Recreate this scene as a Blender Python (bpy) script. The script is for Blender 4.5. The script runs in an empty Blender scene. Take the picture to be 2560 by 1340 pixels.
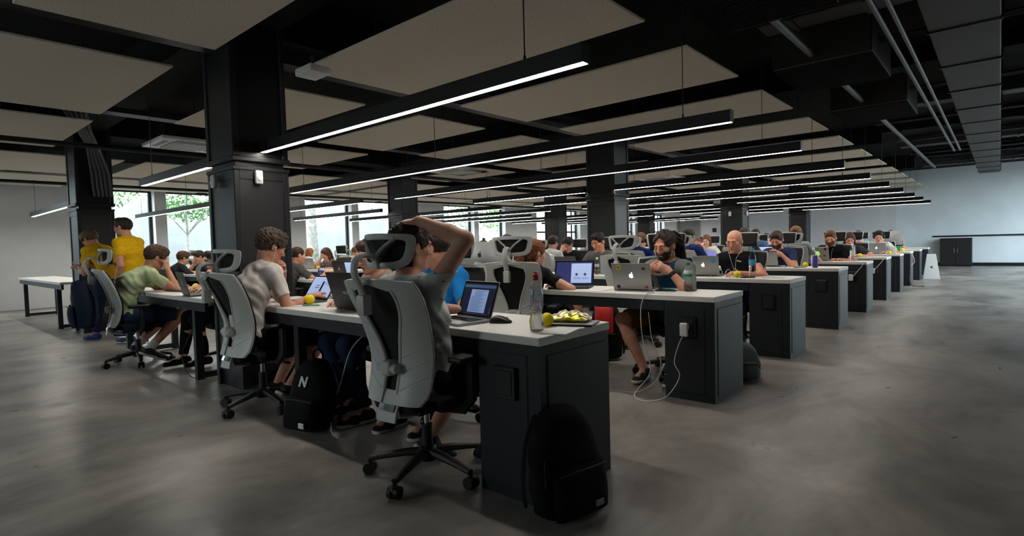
import bpy, bmesh, math, random
import numpy as np
from mathutils import Vector, Matrix
D = bpy.data
SC = bpy.context.scene
COL = SC.collection
PI = math.pi
rnd = random.Random(7)

# ---------------------------------------------------------------- camera
CAM_R = Vector((0.75284, 0.65766, -0.02660)); CAM_U = Vector((-0.00820, 0.04977, 0.99873)); CAM_F = Vector((-0.65814, 0.75167, -0.04286))
CAM_F = CAM_R.cross(CAM_U) * -1; CAM_F.normalize(); CAM_U = CAM_R.cross(CAM_F).normalized(); CAM_R.normalize()
CAM_P = Vector((1.455, -1.8229, 1.1377)); FPX = 1394.1
cd = D.cameras.new('camera'); cam = D.objects.new('camera', cd); COL.objects.link(cam)
cd.sensor_fit = 'HORIZONTAL'; cd.sensor_width = 36.0; cd.lens = FPX / 2560 * 36.0; cd.clip_end = 300; cd.clip_start = 0.05
cam.matrix_world = Matrix(((CAM_R.x, CAM_U.x, -CAM_F.x, CAM_P.x), (CAM_R.y, CAM_U.y, -CAM_F.y, CAM_P.y), (CAM_R.z, CAM_U.z, -CAM_F.z, CAM_P.z), (0, 0, 0, 1)))
SC.camera = cam

# ---------------------------------------------------------------- world, exposure
wd = D.worlds.new('sky'); SC.world = wd; wd.use_nodes = True
wn = wd.node_tree.nodes; wl = wd.node_tree.links; wn.clear()
wo = wn.new('ShaderNodeOutputWorld'); bg = wn.new('ShaderNodeBackground'); sky = wn.new('ShaderNodeTexSky')
sky.sky_type = 'NISHITA'; sky.sun_disc = False; sky.sun_elevation = math.radians(50); sky.sun_rotation = math.radians(200); sky.air_density = 1.0; sky.dust_density = 4.0
mixc = wn.new('ShaderNodeMix'); mixc.data_type = 'RGBA'; mixc.inputs[0].default_value = 0.85
mixc.inputs[7].default_value = (3.0, 3.08, 3.16, 1)                  # overcast veil over the blue
wl.new(sky.outputs[0], mixc.inputs[6]); wl.new(mixc.outputs[2], bg.inputs[0]); bg.inputs[1].default_value = 1.9
wl.new(bg.outputs[0], wo.inputs[0])
SC.view_settings.view_transform = 'Standard'; SC.view_settings.look = 'None'; SC.view_settings.gamma = 1.0
SC.view_settings.exposure = 0.36; SC.view_settings.use_curve_mapping = False
SC.render.film_transparent = False
SC.cycles.max_bounces = 7; SC.cycles.diffuse_bounces = 4; SC.cycles.glossy_bounces = 3; SC.cycles.transparent_max_bounces = 12; SC.cycles.transmission_bounces = 6
SC.cycles.caustics_reflective = False; SC.cycles.caustics_refractive = False; SC.cycles.sample_clamp_indirect = 4.0
SC.cycles.use_denoising = True; SC.cycles.use_adaptive_sampling = True; SC.cycles.adaptive_threshold = 0.02
LED = 34.0

# ---------------------------------------------------------------- materials
def lin(c):
    c = c / 255.0
    return c / 12.92 if c <= 0.04045 else ((c + 0.055) / 1.055) ** 2.4
def rgb(r, g, b): return (lin(r), lin(g), lin(b), 1)
MATS = {}
def mat(name, col, rough=0.5, metal=0.0, spec=0.5, var=0.0, vscale=8.0, bump=0.0, bscale=60.0, emit=None, estr=0.0, sub=0.0, stretch=None, alpha=1.0, trans=0.0, ior=1.45, coat=0.0, col2=None, detail=4.0):
    m = D.materials.new(name); m.use_nodes = True; nt = m.node_tree; n = nt.nodes; l = nt.links
    b = n['Principled BSDF']; b.inputs['Base Color'].default_value = col; b.inputs['Roughness'].default_value = rough; b.inputs['Metallic'].default_value = metal
    b.inputs['Specular IOR Level'].default_value = spec; b.inputs['IOR'].default_value = ior
    if sub: b.inputs['Subsurface Weight'].default_value = sub; b.inputs['Subsurface Radius'].default_value = (0.02, 0.008, 0.005); b.inputs['Subsurface Scale'].default_value = 0.4
    if trans: b.inputs['Transmission Weight'].default_value = trans
    if coat: b.inputs['Coat Weight'].default_value = coat
    if alpha < 1: b.inputs['Alpha'].default_value = alpha
    if emit: b.inputs['Emission Color'].default_value = emit; b.inputs['Emission Strength'].default_value = estr
    if var or bump or col2:
        tc = n.new('ShaderNodeTexCoord'); mp = n.new('ShaderNodeMapping'); l.new(tc.outputs['Object'], mp.inputs[0])
        if stretch: mp.inputs['Scale'].default_value = stretch
        if var or col2:
            t = n.new('ShaderNodeTexNoise'); t.inputs['Scale'].default_value = vscale; t.inputs['Detail'].default_value = detail; l.new(mp.outputs[0], t.inputs['Vector'])
            r = n.new('ShaderNodeMix'); r.data_type = 'RGBA'
            c2 = col2 if col2 else tuple(max(0, c * (1 + var)) for c in col[:3]) + (1,)
            c1 = col if col2 else tuple(max(0, c * (1 - var)) for c in col[:3]) + (1,)
            r.inputs[6].default_value = c1; r.inputs[7].default_value = c2
            mr = n.new('ShaderNodeMapRange'); mr.inputs[1].default_value = 0.36; mr.inputs[2].default_value = 0.64
            l.new(t.outputs['Fac'], mr.inputs[0]); l.new(mr.outputs[0], r.inputs[0]); l.new(r.outputs[2], b.inputs['Base Color'])
        if bump:
            t2 = n.new('ShaderNodeTexNoise'); t2.inputs['Scale'].default_value = bscale; t2.inputs['Detail'].default_value = 3; l.new(mp.outputs[0], t2.inputs['Vector'])
            bp = n.new('ShaderNodeBump'); bp.inputs['Strength'].default_value = bump; bp.inputs['Distance'].default_value = 0.01
            l.new(t2.outputs['Fac'], bp.inputs['Height']); l.new(bp.outputs[0], b.inputs['Normal'])
    MATS[name] = m
    return m
def emitter(name, col, s):
    m = D.materials.new(name); m.use_nodes = True; n = m.node_tree.nodes; n.clear()
    o = n.new('ShaderNodeOutputMaterial'); e = n.new('ShaderNodeEmission'); e.inputs[0].default_value = col; e.inputs[1].default_value = s
    m.node_tree.links.new(e.outputs[0], o.inputs[0]); MATS[name] = m; return m
def glass(name, tint, gloss=0.08, refr=0.0, ior=1.33):
    m = D.materials.new(name); m.use_nodes = True; n = m.node_tree.nodes; l = m.node_tree.links; n.clear()
    o = n.new('ShaderNodeOutputMaterial'); t = n.new('ShaderNodeBsdfTransparent'); t.inputs[0].default_value = tint
    g = n.new('ShaderNodeBsdfGlossy'); g.inputs['Roughness'].default_value = 0.02; f = n.new('ShaderNodeLayerWeight'); f.inputs[0].default_value = 0.25
    mu = n.new('ShaderNodeMath'); mu.operation = 'MULTIPLY'; mu.inputs[1].default_value = gloss * 2; l.new(f.outputs['Facing'], mu.inputs[0])
    x = n.new('ShaderNodeMixShader'); l.new(mu.outputs[0], x.inputs[0]); l.new(t.outputs[0], x.inputs[1]); l.new(g.outputs[0], x.inputs[2])
    if refr:
        rf = n.new('ShaderNodeBsdfRefraction'); rf.inputs['IOR'].default_value = ior; rf.inputs['Roughness'].default_value = 0.0; rf.inputs[0].default_value = tint
        y = n.new('ShaderNodeMixShader'); y.inputs[0].default_value = refr; l.new(x.outputs[0], y.inputs[1]); l.new(rf.outputs[0], y.inputs[2]); l.new(y.outputs[0], o.inputs[0])
    else: l.new(x.outputs[0], o.inputs[0])
    MATS[name] = m; return m

# ---------------------------------------------------------------- mesh builder
class MB:
    def __init__(s): s.v = []; s.f = []; s.mi = []; s.m = 0
    def add(s, vs, fs):
        b = len(s.v); s.v.extend([tuple(p) for p in vs]); s.f.extend([tuple(b + i for i in f) for f in fs]); s.mi.extend([s.m] * len(fs)); return s
    def xf(s, M):
        s.v = [tuple(M @ Vector(p)) for p in s.v]; return s
    def merge(s, o, M=None):
        return s.add([M @ Vector(p) for p in o.v] if M else o.v, o.f)
    def box(s, x0, x1, y0, y1, z0, z1, bev=0.0, seg=2, M=None):
        if bev <= 0:
            vs = [(x, y, z) for x in (x0, x1) for y in (y0, y1) for z in (z0, z1)]
            fs = [(0, 1, 3, 2), (4, 6, 7, 5), (0, 4, 5, 1), (2, 3, 7, 6), (0, 2, 6, 4), (1, 5, 7, 3)]
        else:
            bm = bmesh.new(); bmesh.ops.create_cube(bm, size=1)
            for w in bm.verts: w.co = Vector((x0 + (w.co.x + .5) * (x1 - x0), y0 + (w.co.y + .5) * (y1 - y0), z0 + (w.co.z + .5) * (z1 - z0)))
            bmesh.ops.bevel(bm, geom=bm.edges[:] + bm.verts[:], offset=bev, segments=seg, profile=0.5, affect='EDGES')
            bm.verts.index_update(); vs = [w.co.copy() for w in bm.verts]; fs = [[w.index for w in f.verts] for f in bm.faces]; bm.free()
        if M: vs = [M @ Vector(p) for p in vs]
        return s.add(vs, fs)
    def tube(s, pts, r, n=8, cap=True, flat=1.0):
        pts = [Vector(p) for p in pts]; rs = r if isinstance(r, (list, tuple)) else [r] * len(pts); vs = []; fs = []; prev = None
        for i, p in enumerate(pts):
            d = (pts[min(i + 1, len(pts) - 1)] - pts[max(i - 1, 0)]).normalized()
            if prev is None:
                a = d.orthogonal().normalized() if abs(d.z) > .99 else d.cross(Vector((0, 0, 1))).normalized()
            else:
                a = (prev - d * prev.dot(d)).normalized()
            prev = a; b = d.cross(a)
            for k in range(n):
                t = 2 * PI * k / n; vs.append(p + a * (rs[i] * math.cos(t)) + b * (rs[i] * flat * math.sin(t)))
        for i in range(len(pts) - 1):
            for k in range(n):
                k2 = (k + 1) % n; fs.append((i * n + k, i * n + k2, (i + 1) * n + k2, (i + 1) * n + k))
        if cap: fs.append(tuple(range(n - 1, -1, -1))); fs.append(tuple((len(pts) - 1) * n + k for k in range(n)))
        return s.add(vs, fs)
    def cyl(s, a, b, r, n=16, r2=None): return s.tube([a, b], [r, r if r2 is None else r2], n)
    def lathe(s, prof, n=24, M=None, cap=True):
        vs = [(r * math.cos(2 * PI * k / n), r * math.sin(2 * PI * k / n), z) for r, z in prof for k in range(n)]
        fs = [(i * n + k, i * n + (k + 1) % n, (i + 1) * n + (k + 1) % n, (i + 1) * n + k) for i in range(len(prof) - 1) for k in range(n)]
        if cap: fs.append(tuple(range(n - 1, -1, -1))); fs.append(tuple((len(prof) - 1) * n + k for k in range(n)))
        if M: vs = [M @ Vector(p) for p in vs]
        return s.add(vs, fs)
    def sphere(s, c, r, n=16, m=10, M=None):
        rx, ry, rz = r if isinstance(r, (tuple, list)) else (r, r, r); vs = []
        for i in range(m + 1):
            t = PI * i / m
            for k in range(n):
                a = 2 * PI * k / n; vs.append(Vector((rx * math.sin(t) * math.cos(a), ry * math.sin(t) * math.sin(a), -rz * math.cos(t))))
        if M: vs = [M @ p for p in vs]
        vs = [p + Vector(c) for p in vs]
        fs = [(i * n + k, i * n + (k + 1) % n, (i + 1) * n + (k + 1) % n, (i + 1) * n + k) for i in range(m) for k in range(n)]
        return s.add(vs, fs)
    def prism(s, poly, z0, z1, M=None):
        n = len(poly); vs = [(x, y, z0) for x, y in poly] + [(x, y, z1) for x, y in poly]
        fs = [tuple(range(n - 1, -1, -1)), tuple(range(n, 2 * n))] + [(i, (i + 1) % n, n + (i + 1) % n, n + i) for i in range(n)]
        if M: vs = [M @ Vector(p) for p in vs]
        return s.add(vs, fs)
    def grid(s, fn, nu, nv, thick=None, closed_u=False):
        vs = [fn(i / (nu - 1), j / (nv - 1)) for j in range(nv) for i in range(nu)]
        fs = [(j * nu + i, j * nu + i + 1, (j + 1) * nu + i + 1, (j + 1) * nu + i) for j in range(nv - 1) for i in range(nu - 1)]
        return s.add(vs, fs)
    def mesh(s, name, mats, smooth=False, weld=0.0, recalc=True, solid=0.0):
        me = D.meshes.new(name); me.from_pydata(s.v, [], s.f); 
        for m in (mats if isinstance(mats, (list, tuple)) else [mats]): me.materials.append(m)
        if any(s.mi): me.polygons.foreach_set('material_index', s.mi)
        bm = bmesh.new(); bm.from_mesh(me)
        if weld: bmesh.ops.remove_doubles(bm, verts=bm.verts[:], dist=weld)
        if solid: bmesh.ops.recalc_face_normals(bm, faces=bm.faces[:]); bmesh.ops.solidify(bm, geom=bm.faces[:], thickness=solid)
        if recalc: bmesh.ops.recalc_face_normals(bm, faces=bm.faces[:])
        bm.to_mesh(me); bm.free()
        if smooth:
            me.polygons.foreach_set('use_smooth', [True] * len(me.polygons))
            if smooth != 'full':
                try: me.set_sharp_from_angle(angle=math.radians(smooth if smooth is not True else 40))
                except Exception: pass
        me.update(); return me
    def build(s, name, mats, parent=None, smooth=False, weld=0.0, recalc=True, solid=0.0):
        return link(D.objects.new(name, s.mesh(name, mats, smooth, weld, recalc, solid)), parent)
def link(o, parent=None):
    COL.objects.link(o)
    if parent is not None: o.parent = parent
    return o
def tag(o, label=None, cat=None, group=None, kind=None):
    if label: o['label'] = label
    if cat: o['category'] = cat
    if group: o['group'] = group
    if kind: o['kind'] = kind
    return o
def empty(name, loc=(0, 0, 0), rz=0.0):
    o = D.objects.new(name, None); COL.objects.link(o); o.empty_display_size = 0.1; o.location = loc; o.rotation_euler = (0, 0, rz); return o
KIDS = {}
def copy_tree(o, parent=None):
    c = o.copy(); COL.objects.link(c)
    if parent is not None: c.parent = parent
    for ch in list(o.children): copy_tree(ch, c)
    return c
def struct(mb, name, m, smooth=False, parent=None, solid=0.0):
    o = mb.build(name, m, parent, smooth, solid=solid)
    if parent is None: o['kind'] = 'structure'
    return o
def ray(px, py): return CAM_F + CAM_R * ((px - 1280) / FPX) + CAM_U * ((670 - py) / FPX)
def onZ(px, py, z): d = ray(px, py); return CAM_P + d * ((z - CAM_P.z) / d.z)
def onX(px, py, x): d = ray(px, py); return CAM_P + d * ((x - CAM_P.x) / d.x)
def onY(px, py, y): d = ray(px, py); return CAM_P + d * ((y - CAM_P.y) / d.y)
def text_mesh(name, body, size, m, parent=None, extrude=0.0006, shear=0.0, loc=(0, 0, 0), rot=(0, 0, 0), align='CENTER', bold=0.0):
    c = D.curves.new(name, 'FONT'); c.body = body; c.size = size; c.extrude = extrude; c.shear = shear; c.align_x = align; c.align_y = 'CENTER'; c.offset = bold
    t = D.objects.new(name, c); COL.objects.link(t); dg = bpy.context.evaluated_depsgraph_get(); dg.update()
    me = D.meshes.new_from_object(t.evaluated_get(dg)); D.objects.remove(t); me.name = name; me.materials.clear(); me.materials.append(m)
    o = link(D.objects.new(name, me), parent); o.location = loc; o.rotation_euler = rot; return o
ORD = ['first', 'second', 'third', 'fourth', 'fifth', 'sixth', 'seventh', 'eighth', 'ninth', 'tenth', 'eleventh', 'twelfth', 'thirteenth', 'fourteenth', 'fifteenth', 'sixteenth', 'seventeenth', 'eighteenth']
def curve_pts(P, n=6):
    out = []; P = [Vector(p) for p in P]
    for i in range(len(P) - 1):
        p0, p1, p2, p3 = P[max(i - 1, 0)], P[i], P[i + 1], P[min(i + 2, len(P) - 1)]
        for q in range(n):
            t = q / n; out.append(.5 * ((2 * p1) + (p2 - p0) * t + (2 * p0 - 5 * p1 + 4 * p2 - p3) * t * t + (3 * p1 - p0 - 3 * p2 + p3) * t ** 3))
    return out + [P[-1]]
# ================================================================ the hall
YK = [0.0, 1.920, 3.735, 5.801, 7.679, 9.565, 11.294, 12.95, 14.844, 16.9]   # near edges of the ten desk rows
DD = 0.56; TOP = 0.74
XW = -14.5; YB = 22.4; XR = 3.6; YF = -5.2; ZC = 3.35
M_floor = mat('polished_concrete', rgb(128, 122, 117), 0.34, spec=0.45)
nt = M_floor.node_tree; n = nt.nodes; l = nt.links; b = n['Principled BSDF']
tc = n.new('ShaderNodeTexCoord')
t1 = n.new('ShaderNodeTexNoise'); t1.inputs['Scale'].default_value = 1.3; t1.inputs['Detail'].default_value = 8; t1.inputs['Roughness'].default_value = .62; t1.inputs['Distortion'].default_value = .6
t2 = n.new('ShaderNodeTexNoise'); t2.inputs['Scale'].default_value = 5; t2.inputs['Detail'].default_value = 9; t2.inputs['Roughness'].default_value = .65; t2.inputs['Distortion'].default_value = .25
mp = n.new('ShaderNodeMapping'); mp.inputs['Scale'].default_value = (1, .55, 1); l.new(tc.outputs['Object'], mp.inputs[0])
l.new(mp.outputs[0], t1.inputs['Vector']); l.new(mp.outputs[0], t2.inputs['Vector'])
r1 = n.new('ShaderNodeValToRGB'); r1.color_ramp.elements[0].position = .34; r1.color_ramp.elements[0].color = rgb(104, 99, 94); r1.color_ramp.elements[1].position = .68; r1.color_ramp.elements[1].color = rgb(180, 173, 165)
r2 = n.new('ShaderNodeValToRGB'); r2.color_ramp.elements[0].position = .3; r2.color_ramp.elements[0].color = (.80, .80, .80, 1); r2.color_ramp.elements[1].position = .6; r2.color_ramp.elements[1].color = (1.03, 1.03, 1.03, 1)
mm = n.new('ShaderNodeMix'); mm.data_type = 'RGBA'; mm.blend_type = 'MULTIPLY'; mm.inputs[0].default_value = 1
l.new(t1.outputs['Fac'], r1.inputs[0]); l.new(t2.outputs['Fac'], r2.inputs[0]); l.new(r1.outputs[0], mm.inputs[6]); l.new(r2.outputs[0], mm.inputs[7]); l.new(mm.outputs[2], b.inputs['Base Color'])
rr = n.new('ShaderNodeMapRange'); rr.inputs[1].default_value = .3; rr.inputs[2].default_value = .7; rr.inputs[3].default_value = .26; rr.inputs[4].default_value = .46; l.new(t2.outputs['Fac'], rr.inputs[0]); l.new(rr.outputs[0], b.inputs['Roughness'])
bp = n.new('ShaderNodeBump'); bp.inputs['Strength'].default_value = .012; bp.inputs['Distance'].default_value = .01; l.new(t2.outputs['Fac'], bp.inputs['Height']); l.new(bp.outputs[0], b.inputs['Normal'])

M_black = mat('black_ceiling', rgb(16, 16, 17), 0.85, spec=0.2)
M_dark = mat('dark_steel', rgb(28, 29, 32), 0.45, spec=0.4, var=.08, vscale=5)
M_bsteel = mat('black_steel', rgb(14, 14, 16), 0.42, spec=0.4)
M_white = mat('white_wall', rgb(224, 226, 228), 0.8, var=.03, vscale=2)
M_grey = mat('grey_wall', rgb(222, 223, 230), 0.8, var=.03, vscale=2)
M_pale = mat('pale_wall_daylight_tint', rgb(222, 232, 240), 0.75, var=.03, vscale=2)  # pale paint with the bluish window light mixed into its colour
M_win = mat('window_frame', rgb(30, 36, 42), 0.4)
M_pane = glass('window_glass', (0.9, 0.96, 0.96, 1))
M_panel = mat('acoustic_board', rgb(212, 204, 190), 0.9, spec=.1, var=.10, vscale=55, bump=.15, bscale=140, stretch=(1, 1.6, 1))
M_whiteplastic = mat('white_plastic', rgb(225, 224, 222), 0.4)
M_greyplastic = mat('grey_plastic', rgb(150, 150, 148), 0.5)
M_pipe = mat('pipe_grey', rgb(80, 84, 88), 0.45, metal=.5)
M_cable = mat('black_cable', rgb(15, 15, 16), 0.5)
M_wire = mat('wire_steel', rgb(70, 68, 66), 0.4, metal=.6)
M_led = emitter('led_diffuser', (1.0, 0.955, 0.88, 1), LED)

struct(MB().box(XW - .4, XR + .3, YF - .3, 34, -.12, 0), 'floor', M_floor)
struct(MB().box(XW - .4, XR + .3, YF - .3, 34, ZC, ZC + .2), 'ceiling', M_black)
# window wall: piers, a low sill wall and the band over the openings
SILL, HEAD = 0.30, 2.74
wins = []
for i in range(-1, 6):
    c = 3.0 + 5.65 * i
    wins += [(c - 1.75, c - .13), (c + .13, c + 1.75)]
mb = MB(); y = YF - .3
for (a, c) in wins:
    mb.box(XW - .4, XW, y, a, SILL, HEAD); y = c
mb.box(XW - .4, XW, y, 34, SILL, HEAD); mb.box(XW - .4, XW, YF - .3, 34, 0, SILL); mb.box(XW - .4, XW, YF - .3, 34, HEAD, ZC)
struct(mb, 'wall_window_side', M_white)
for i, (a, c) in enumerate(wins):
    f = MB(); x0, x1 = XW - .30, XW - .23; t = .07
    f.box(x0, x1, a, c, SILL, SILL + t); f.box(x0, x1, a, c, HEAD - t, HEAD); f.box(x0, x1, a, a + t, SILL + t, HEAD - t); f.box(x0, x1, c - t, c, SILL + t, HEAD - t)
    if i >= 8: f.box(x0, x1, a + t, c - t, 1.62, 1.70); f.box(x0, x1, c - .42, c - .36, SILL + t, HEAD - t)
    w = f.build('window_%d' % (i + 1), M_win); w['kind'] = 'structure'
    MB().box(XW - .27, XW - .262, a + t * .5, c - t * .5, SILL + t * .5, HEAD - t * .5).build('glass_pane', M_pane, w)
    MB().box(XW - .22, XW + .03, a, c, SILL - .03, SILL).build('sill', M_white, w)
# soffit bands running along the window wall, and the far walls
struct(MB().box(XW, -10.28, 33.6, 34, 0, ZC), 'wall_far_corridor', M_white)
mb = MB(); DX0, DX1, DZ = -9.62, -8.62, 2.1
mb.box(-10.28, DX0, YB, YB + .2, 0, ZC); mb.box(DX1, -1.35, YB, YB + .2, 0, ZC); mb.box(DX0, DX1, YB, YB + .2, DZ, ZC); mb.box(-10.28, -10.08, YB + .2, 34, 0, ZC)
struct(mb, 'wall_back', M_grey)
struct(MB().box(-1.35, XR + .3, YB, YB + .2, 0, ZC), 'wall_back_pale', M_pale)
M_door = mat('door_grey', rgb(140, 146, 152), .5)
d = MB().box(DX0 + .02, DX1 - .02, YB + .06, YB + .11, .01, DZ - .02).build('door_1', M_door); d['kind'] = 'structure'
MB().box(DX0 - .06, DX0 + .02, YB - .02, YB + .12, 0, DZ + .06).box(DX1 - .02, DX1 + .06, YB - .02, YB + .12, 0, DZ + .06).box(DX0 - .06, DX1 + .06, YB - .02, YB + .12, DZ - .02, DZ + .06).build('door_frame', M_greyplastic, d)
MB().box(DX0 + .1, DX0 + .32, YB + .0, YB + .06, DZ - .16, DZ - .09, .01).build('door_closer', M_whiteplastic, d)
MB().box(DX1 - .12, DX1 - .09, YB + .02, YB + .06, 1.0, 1.16, .008).build('door_handle', M_pipe, d)
struct(MB().box(-.30, XR, YB - .03, YB, .985, 1.035), 'trim_1', M_bsteel)
struct(MB().box(-1.35, XR, YB - .02, YB, 0, .11), 'baseboard_back', M_bsteel)
tag(MB().box(-8.02, -7.85, YB - .03, YB, 1.42, 1.60, .01).build('call_point', M_bsteel), 'small dark square call point on the grey end wall beside the door', 'call point')
# the aisle-side wall (with tall windows, beyond the picture) and the wall behind the camera
rw = [(8.6, 11.4), (11.8, 15), (15.4, 18.8), (19.2, 22.2)]
mb = MB(); y = YF - .3
for (a, c) in rw: mb.box(XR, XR + .3, y, a, .3, 3.0); y = c
mb.box(XR, XR + .3, y, 34, .3, 3.0); mb.box(XR, XR + .3, YF - .3, 34, 0, .3); mb.box(XR, XR + .3, YF - .3, 34, 3.0, ZC)
struct(mb, 'wall_aisle_side', M_white)
for i, (a, c) in enumerate(rw):
    w = MB().box(XR + .2, XR + .26, a, c, .3, .36).box(XR + .2, XR + .26, a, c, 2.94, 3.0).box(XR + .2, XR + .26, a, a + .06, .36, 2.94).box(XR + .2, XR + .26, c - .06, c, .36, 2.94).build('window_%d' % (i + 30), M_win); w['kind'] = 'structure'
    MB().box(XR + .225, XR + .232, a + .03, c - .03, .33, 2.97).build('glass_pane', M_pane, w)
bw = [(-8.8, -7.3), (-3.6, -2.4)]
mb = MB(); x = XW - .4
for (a, c) in bw: mb.box(x, a, YF - .3, YF, .9, 2.5); x = c
mb.box(x, XR + .3, YF - .3, YF, .9, 2.5); mb.box(XW - .4, XR + .3, YF - .3, YF, 0, .9); mb.box(XW - .4, XR + .3, YF - .3, YF, 2.5, ZC)
struct(mb, 'wall_behind', M_white)
for i, (a, c) in enumerate(bw):
    w = MB().box(a, c, YF - .2, YF - .14, .9, .96).box(a, c, YF - .2, YF - .14, 2.44, 2.5).box(a, a + .06, YF - .2, YF - .14, .96, 2.44).box(c - .06, c, YF - .2, YF - .14, .96, 2.44).build('window_%d' % (i + 40), M_win); w['kind'] = 'structure'
    MB().box(a + .03, c - .03, YF - .175, YF - .168, .93, 2.47).build('glass_pane', M_pane, w)

# ---- columns clad in black perforated steel
M_perf = mat('perforated_steel', rgb(40, 39, 42), .42, spec=.5)
nt = M_perf.node_tree; n = nt.nodes; l = nt.links
tc = n.new('ShaderNodeTexCoord'); vo = n.new('ShaderNodeTexVoronoi'); vo.feature = 'DISTANCE_TO_EDGE'; vo.inputs['Scale'].default_value = 75; vo.inputs['Randomness'].default_value = 0.0
l.new(tc.outputs['Object'], vo.inputs['Vector']); ra = n.new('ShaderNodeMapRange'); ra.inputs[1].default_value = .05; ra.inputs[2].default_value = .3; l.new(vo.outputs['Distance'], ra.inputs[0])
mx = n.new('ShaderNodeMix'); mx.data_type = 'RGBA'; mx.inputs[6].default_value = rgb(46, 44, 46); mx.inputs[7].default_value = rgb(18, 18, 20); l.new(ra.outputs[0], mx.inputs[0]); l.new(mx.outputs[2], n['Principled BSDF'].inputs['Base Color'])
CW, CD2, CH = .523, .458, 1.88
cols = [(-3.11, .08 + 5.80 * k) for k in range(4)] + [(-8.6, .14 + 5.85 * k) for k in range(5)]
for i, (cx, cy) in enumerate(cols):
    x0, x1, y0, y1 = cx - CW, cx, cy, cy + CD2
    core = MB().box(x0 + .03, x1 - .03, y0 + .03, y1 - .03, 0, ZC)
    c = struct(core, 'column_%d' % (i + 1), M_bsteel)
    e = .05
    fr = MB()
    for (a, bb) in ((x0, y0), (x1 - e, y0), (x0, y1 - e), (x1 - e, y1 - e)):
        fr.box(a, a + e, bb, bb + e, 0, CH - .09, .006, 1); fr.box(a, a + e, bb, bb + e, CH + .02, ZC, .006, 1)
    for z0, z1 in ((.14, .20), (CH - .16, CH - .09), (1.02, 1.05)):
        fr.box(x0 + e, x1 - e, y0 + .004, y0 + .03, z0, z1); fr.box(x0 + e, x1 - e, y1 - .03, y1 - .004, z0, z1); fr.box(x0 + .004, x0 + .03, y0 + e, y1 - e, z0, z1); fr.box(x1 - .03, x1 - .004, y0 + e, y1 - e, z0, z1)
    fr.build('corner_frame', M_dark, c)
    co = MB().box(x0 - .012, x1 + .012, y0 - .012, y1 + .012, CH - .02, CH + .02, .006, 1).box(x0 - .006, x1 + .006, y0 - .006, y1 + .006, CH - .09, CH - .06, .004, 1)
    co.build('collar', M_dark, c)
    pn = MB(); sp_ = MB()
    for z0, z1 in ((.20, 1.02), (1.05, CH - .16)):
        sp_.box(x0 + e, x1 - e, y0 + .012, y0 + .03, z0, z1); pn.box(x1 - .03, x1 - .012, y0 + e, y1 - e, z0, z1); pn.box(x0 + .012, x0 + .03, y0 + e, y1 - e, z0, z1)
    pn.build('perforated_panel', M_perf, c); sp_.build('plain_panel', M_bsteel, c)
    up = MB().box(x0 + e, x1 - e, y0 + .012, y0 + .03, CH + .02, ZC).box(x1 - .03, x1 - .012, y0 + e, y1 - e, CH + .02, ZC).build('upper_panel', M_bsteel, c)

def sensor(px, py, face, where, label):
    o = empty('motion_sensor', where, face); tag(o, label, 'sensor')
    MB().box(-.03, .03, -.035, 0, -.055, .055, .012, 3).build('housing', M_whiteplastic, o, smooth=True)
    MB().sphere((0, -.034, -.012), (.022, .010, .028), 12, 8).build('lens', M_whiteplastic, o, smooth=True)
sensor(0, 0, PI / 2, (-3.11 + .005, .27, 1.735), 'white motion sensor high on the big near column, on its lit perforated face')
sensor(0, 0, 0, (-3.45, .08 - .005, 1.72), 'grey motion sensor on the shaded narrow face of the big near column')
sensor(0, 0, 0, (-3.40, .08 + 11.6, 1.72), 'small white motion sensor on the column behind the bald man')
sensor(0, 0, PI / 2, (-3.105, .08 + 11.85, 1.72), 'white motion sensor around the corner of the column behind the bald man')

# ---- pendant light bars
YL = [.317, 2.127, 3.936, 5.863, 7.631, 9.473, 11.273, 13.159, 14.974, 16.929]; ZL = 1.939
def light_bar(k, x0, x1, y, label, wires=True):
    o = empty('pendant_light', ((x0 + x1) / 2, y, ZL)); tag(o, label, 'ceiling light', 'black pendant light bars over the desks'); h = (x1 - x0) / 2
    MB().box(-h, h, -.034, .034, .006, .085).box(-h, h, -.034, -.024, 0, .006).box(-h, h, .024, .034, 0, .006).build('housing', M_bsteel, o)
    MB().box(-h + .004, h - .004, -.0238, .0238, .001, .0058).build('diffuser', M_led, o)
    MB().box(h, h + .003, -.036, .036, .002, .088).build('end_cap', M_bsteel, o); MB().box(-h - .003, -h, -.036, .036, .002, .088).build('end_cap', M_bsteel, o)
    for q in np.linspace(-h + .35, h - .35, max(2, round(h * 2 / 2.2))):
        w = MB().cyl((q, 0, .085), (q, 0, ZC - ZL), .0032, 6).build('suspension_wire', M_wire, o)
        MB().cyl((q, 0, .085), (q, 0, .115), .007, 8).build('wire_clip', M_wire, w)
for k, y in enumerate(YL):
    nm = ORD[k]
    if k % 3 == 0:
        light_bar(k, -3.10, .05, y, 'long lit black light bar over the %s desk row, ending at its column' % nm)
        light_bar(k, -6.2, -3.66, y, 'short lit light bar between the two column lines over the %s desk row' % nm)
    else:
        light_bar(k, -6.13, .05, y, 'very long lit black light bar over the %s desk row, from aisle inward' % nm)
    light_bar(k, -13.2, -9.2 if k % 3 == 0 else -7.1, y, 'lit grey light bar before the windows at the end of the %s desk row' % nm)
for k, y in enumerate((18.8, 20.6)):
    light_bar(k, -13.2, -7.1, y, 'lit light bar in the deep window corner, %s beyond the last desk row' % ORD[k])

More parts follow.
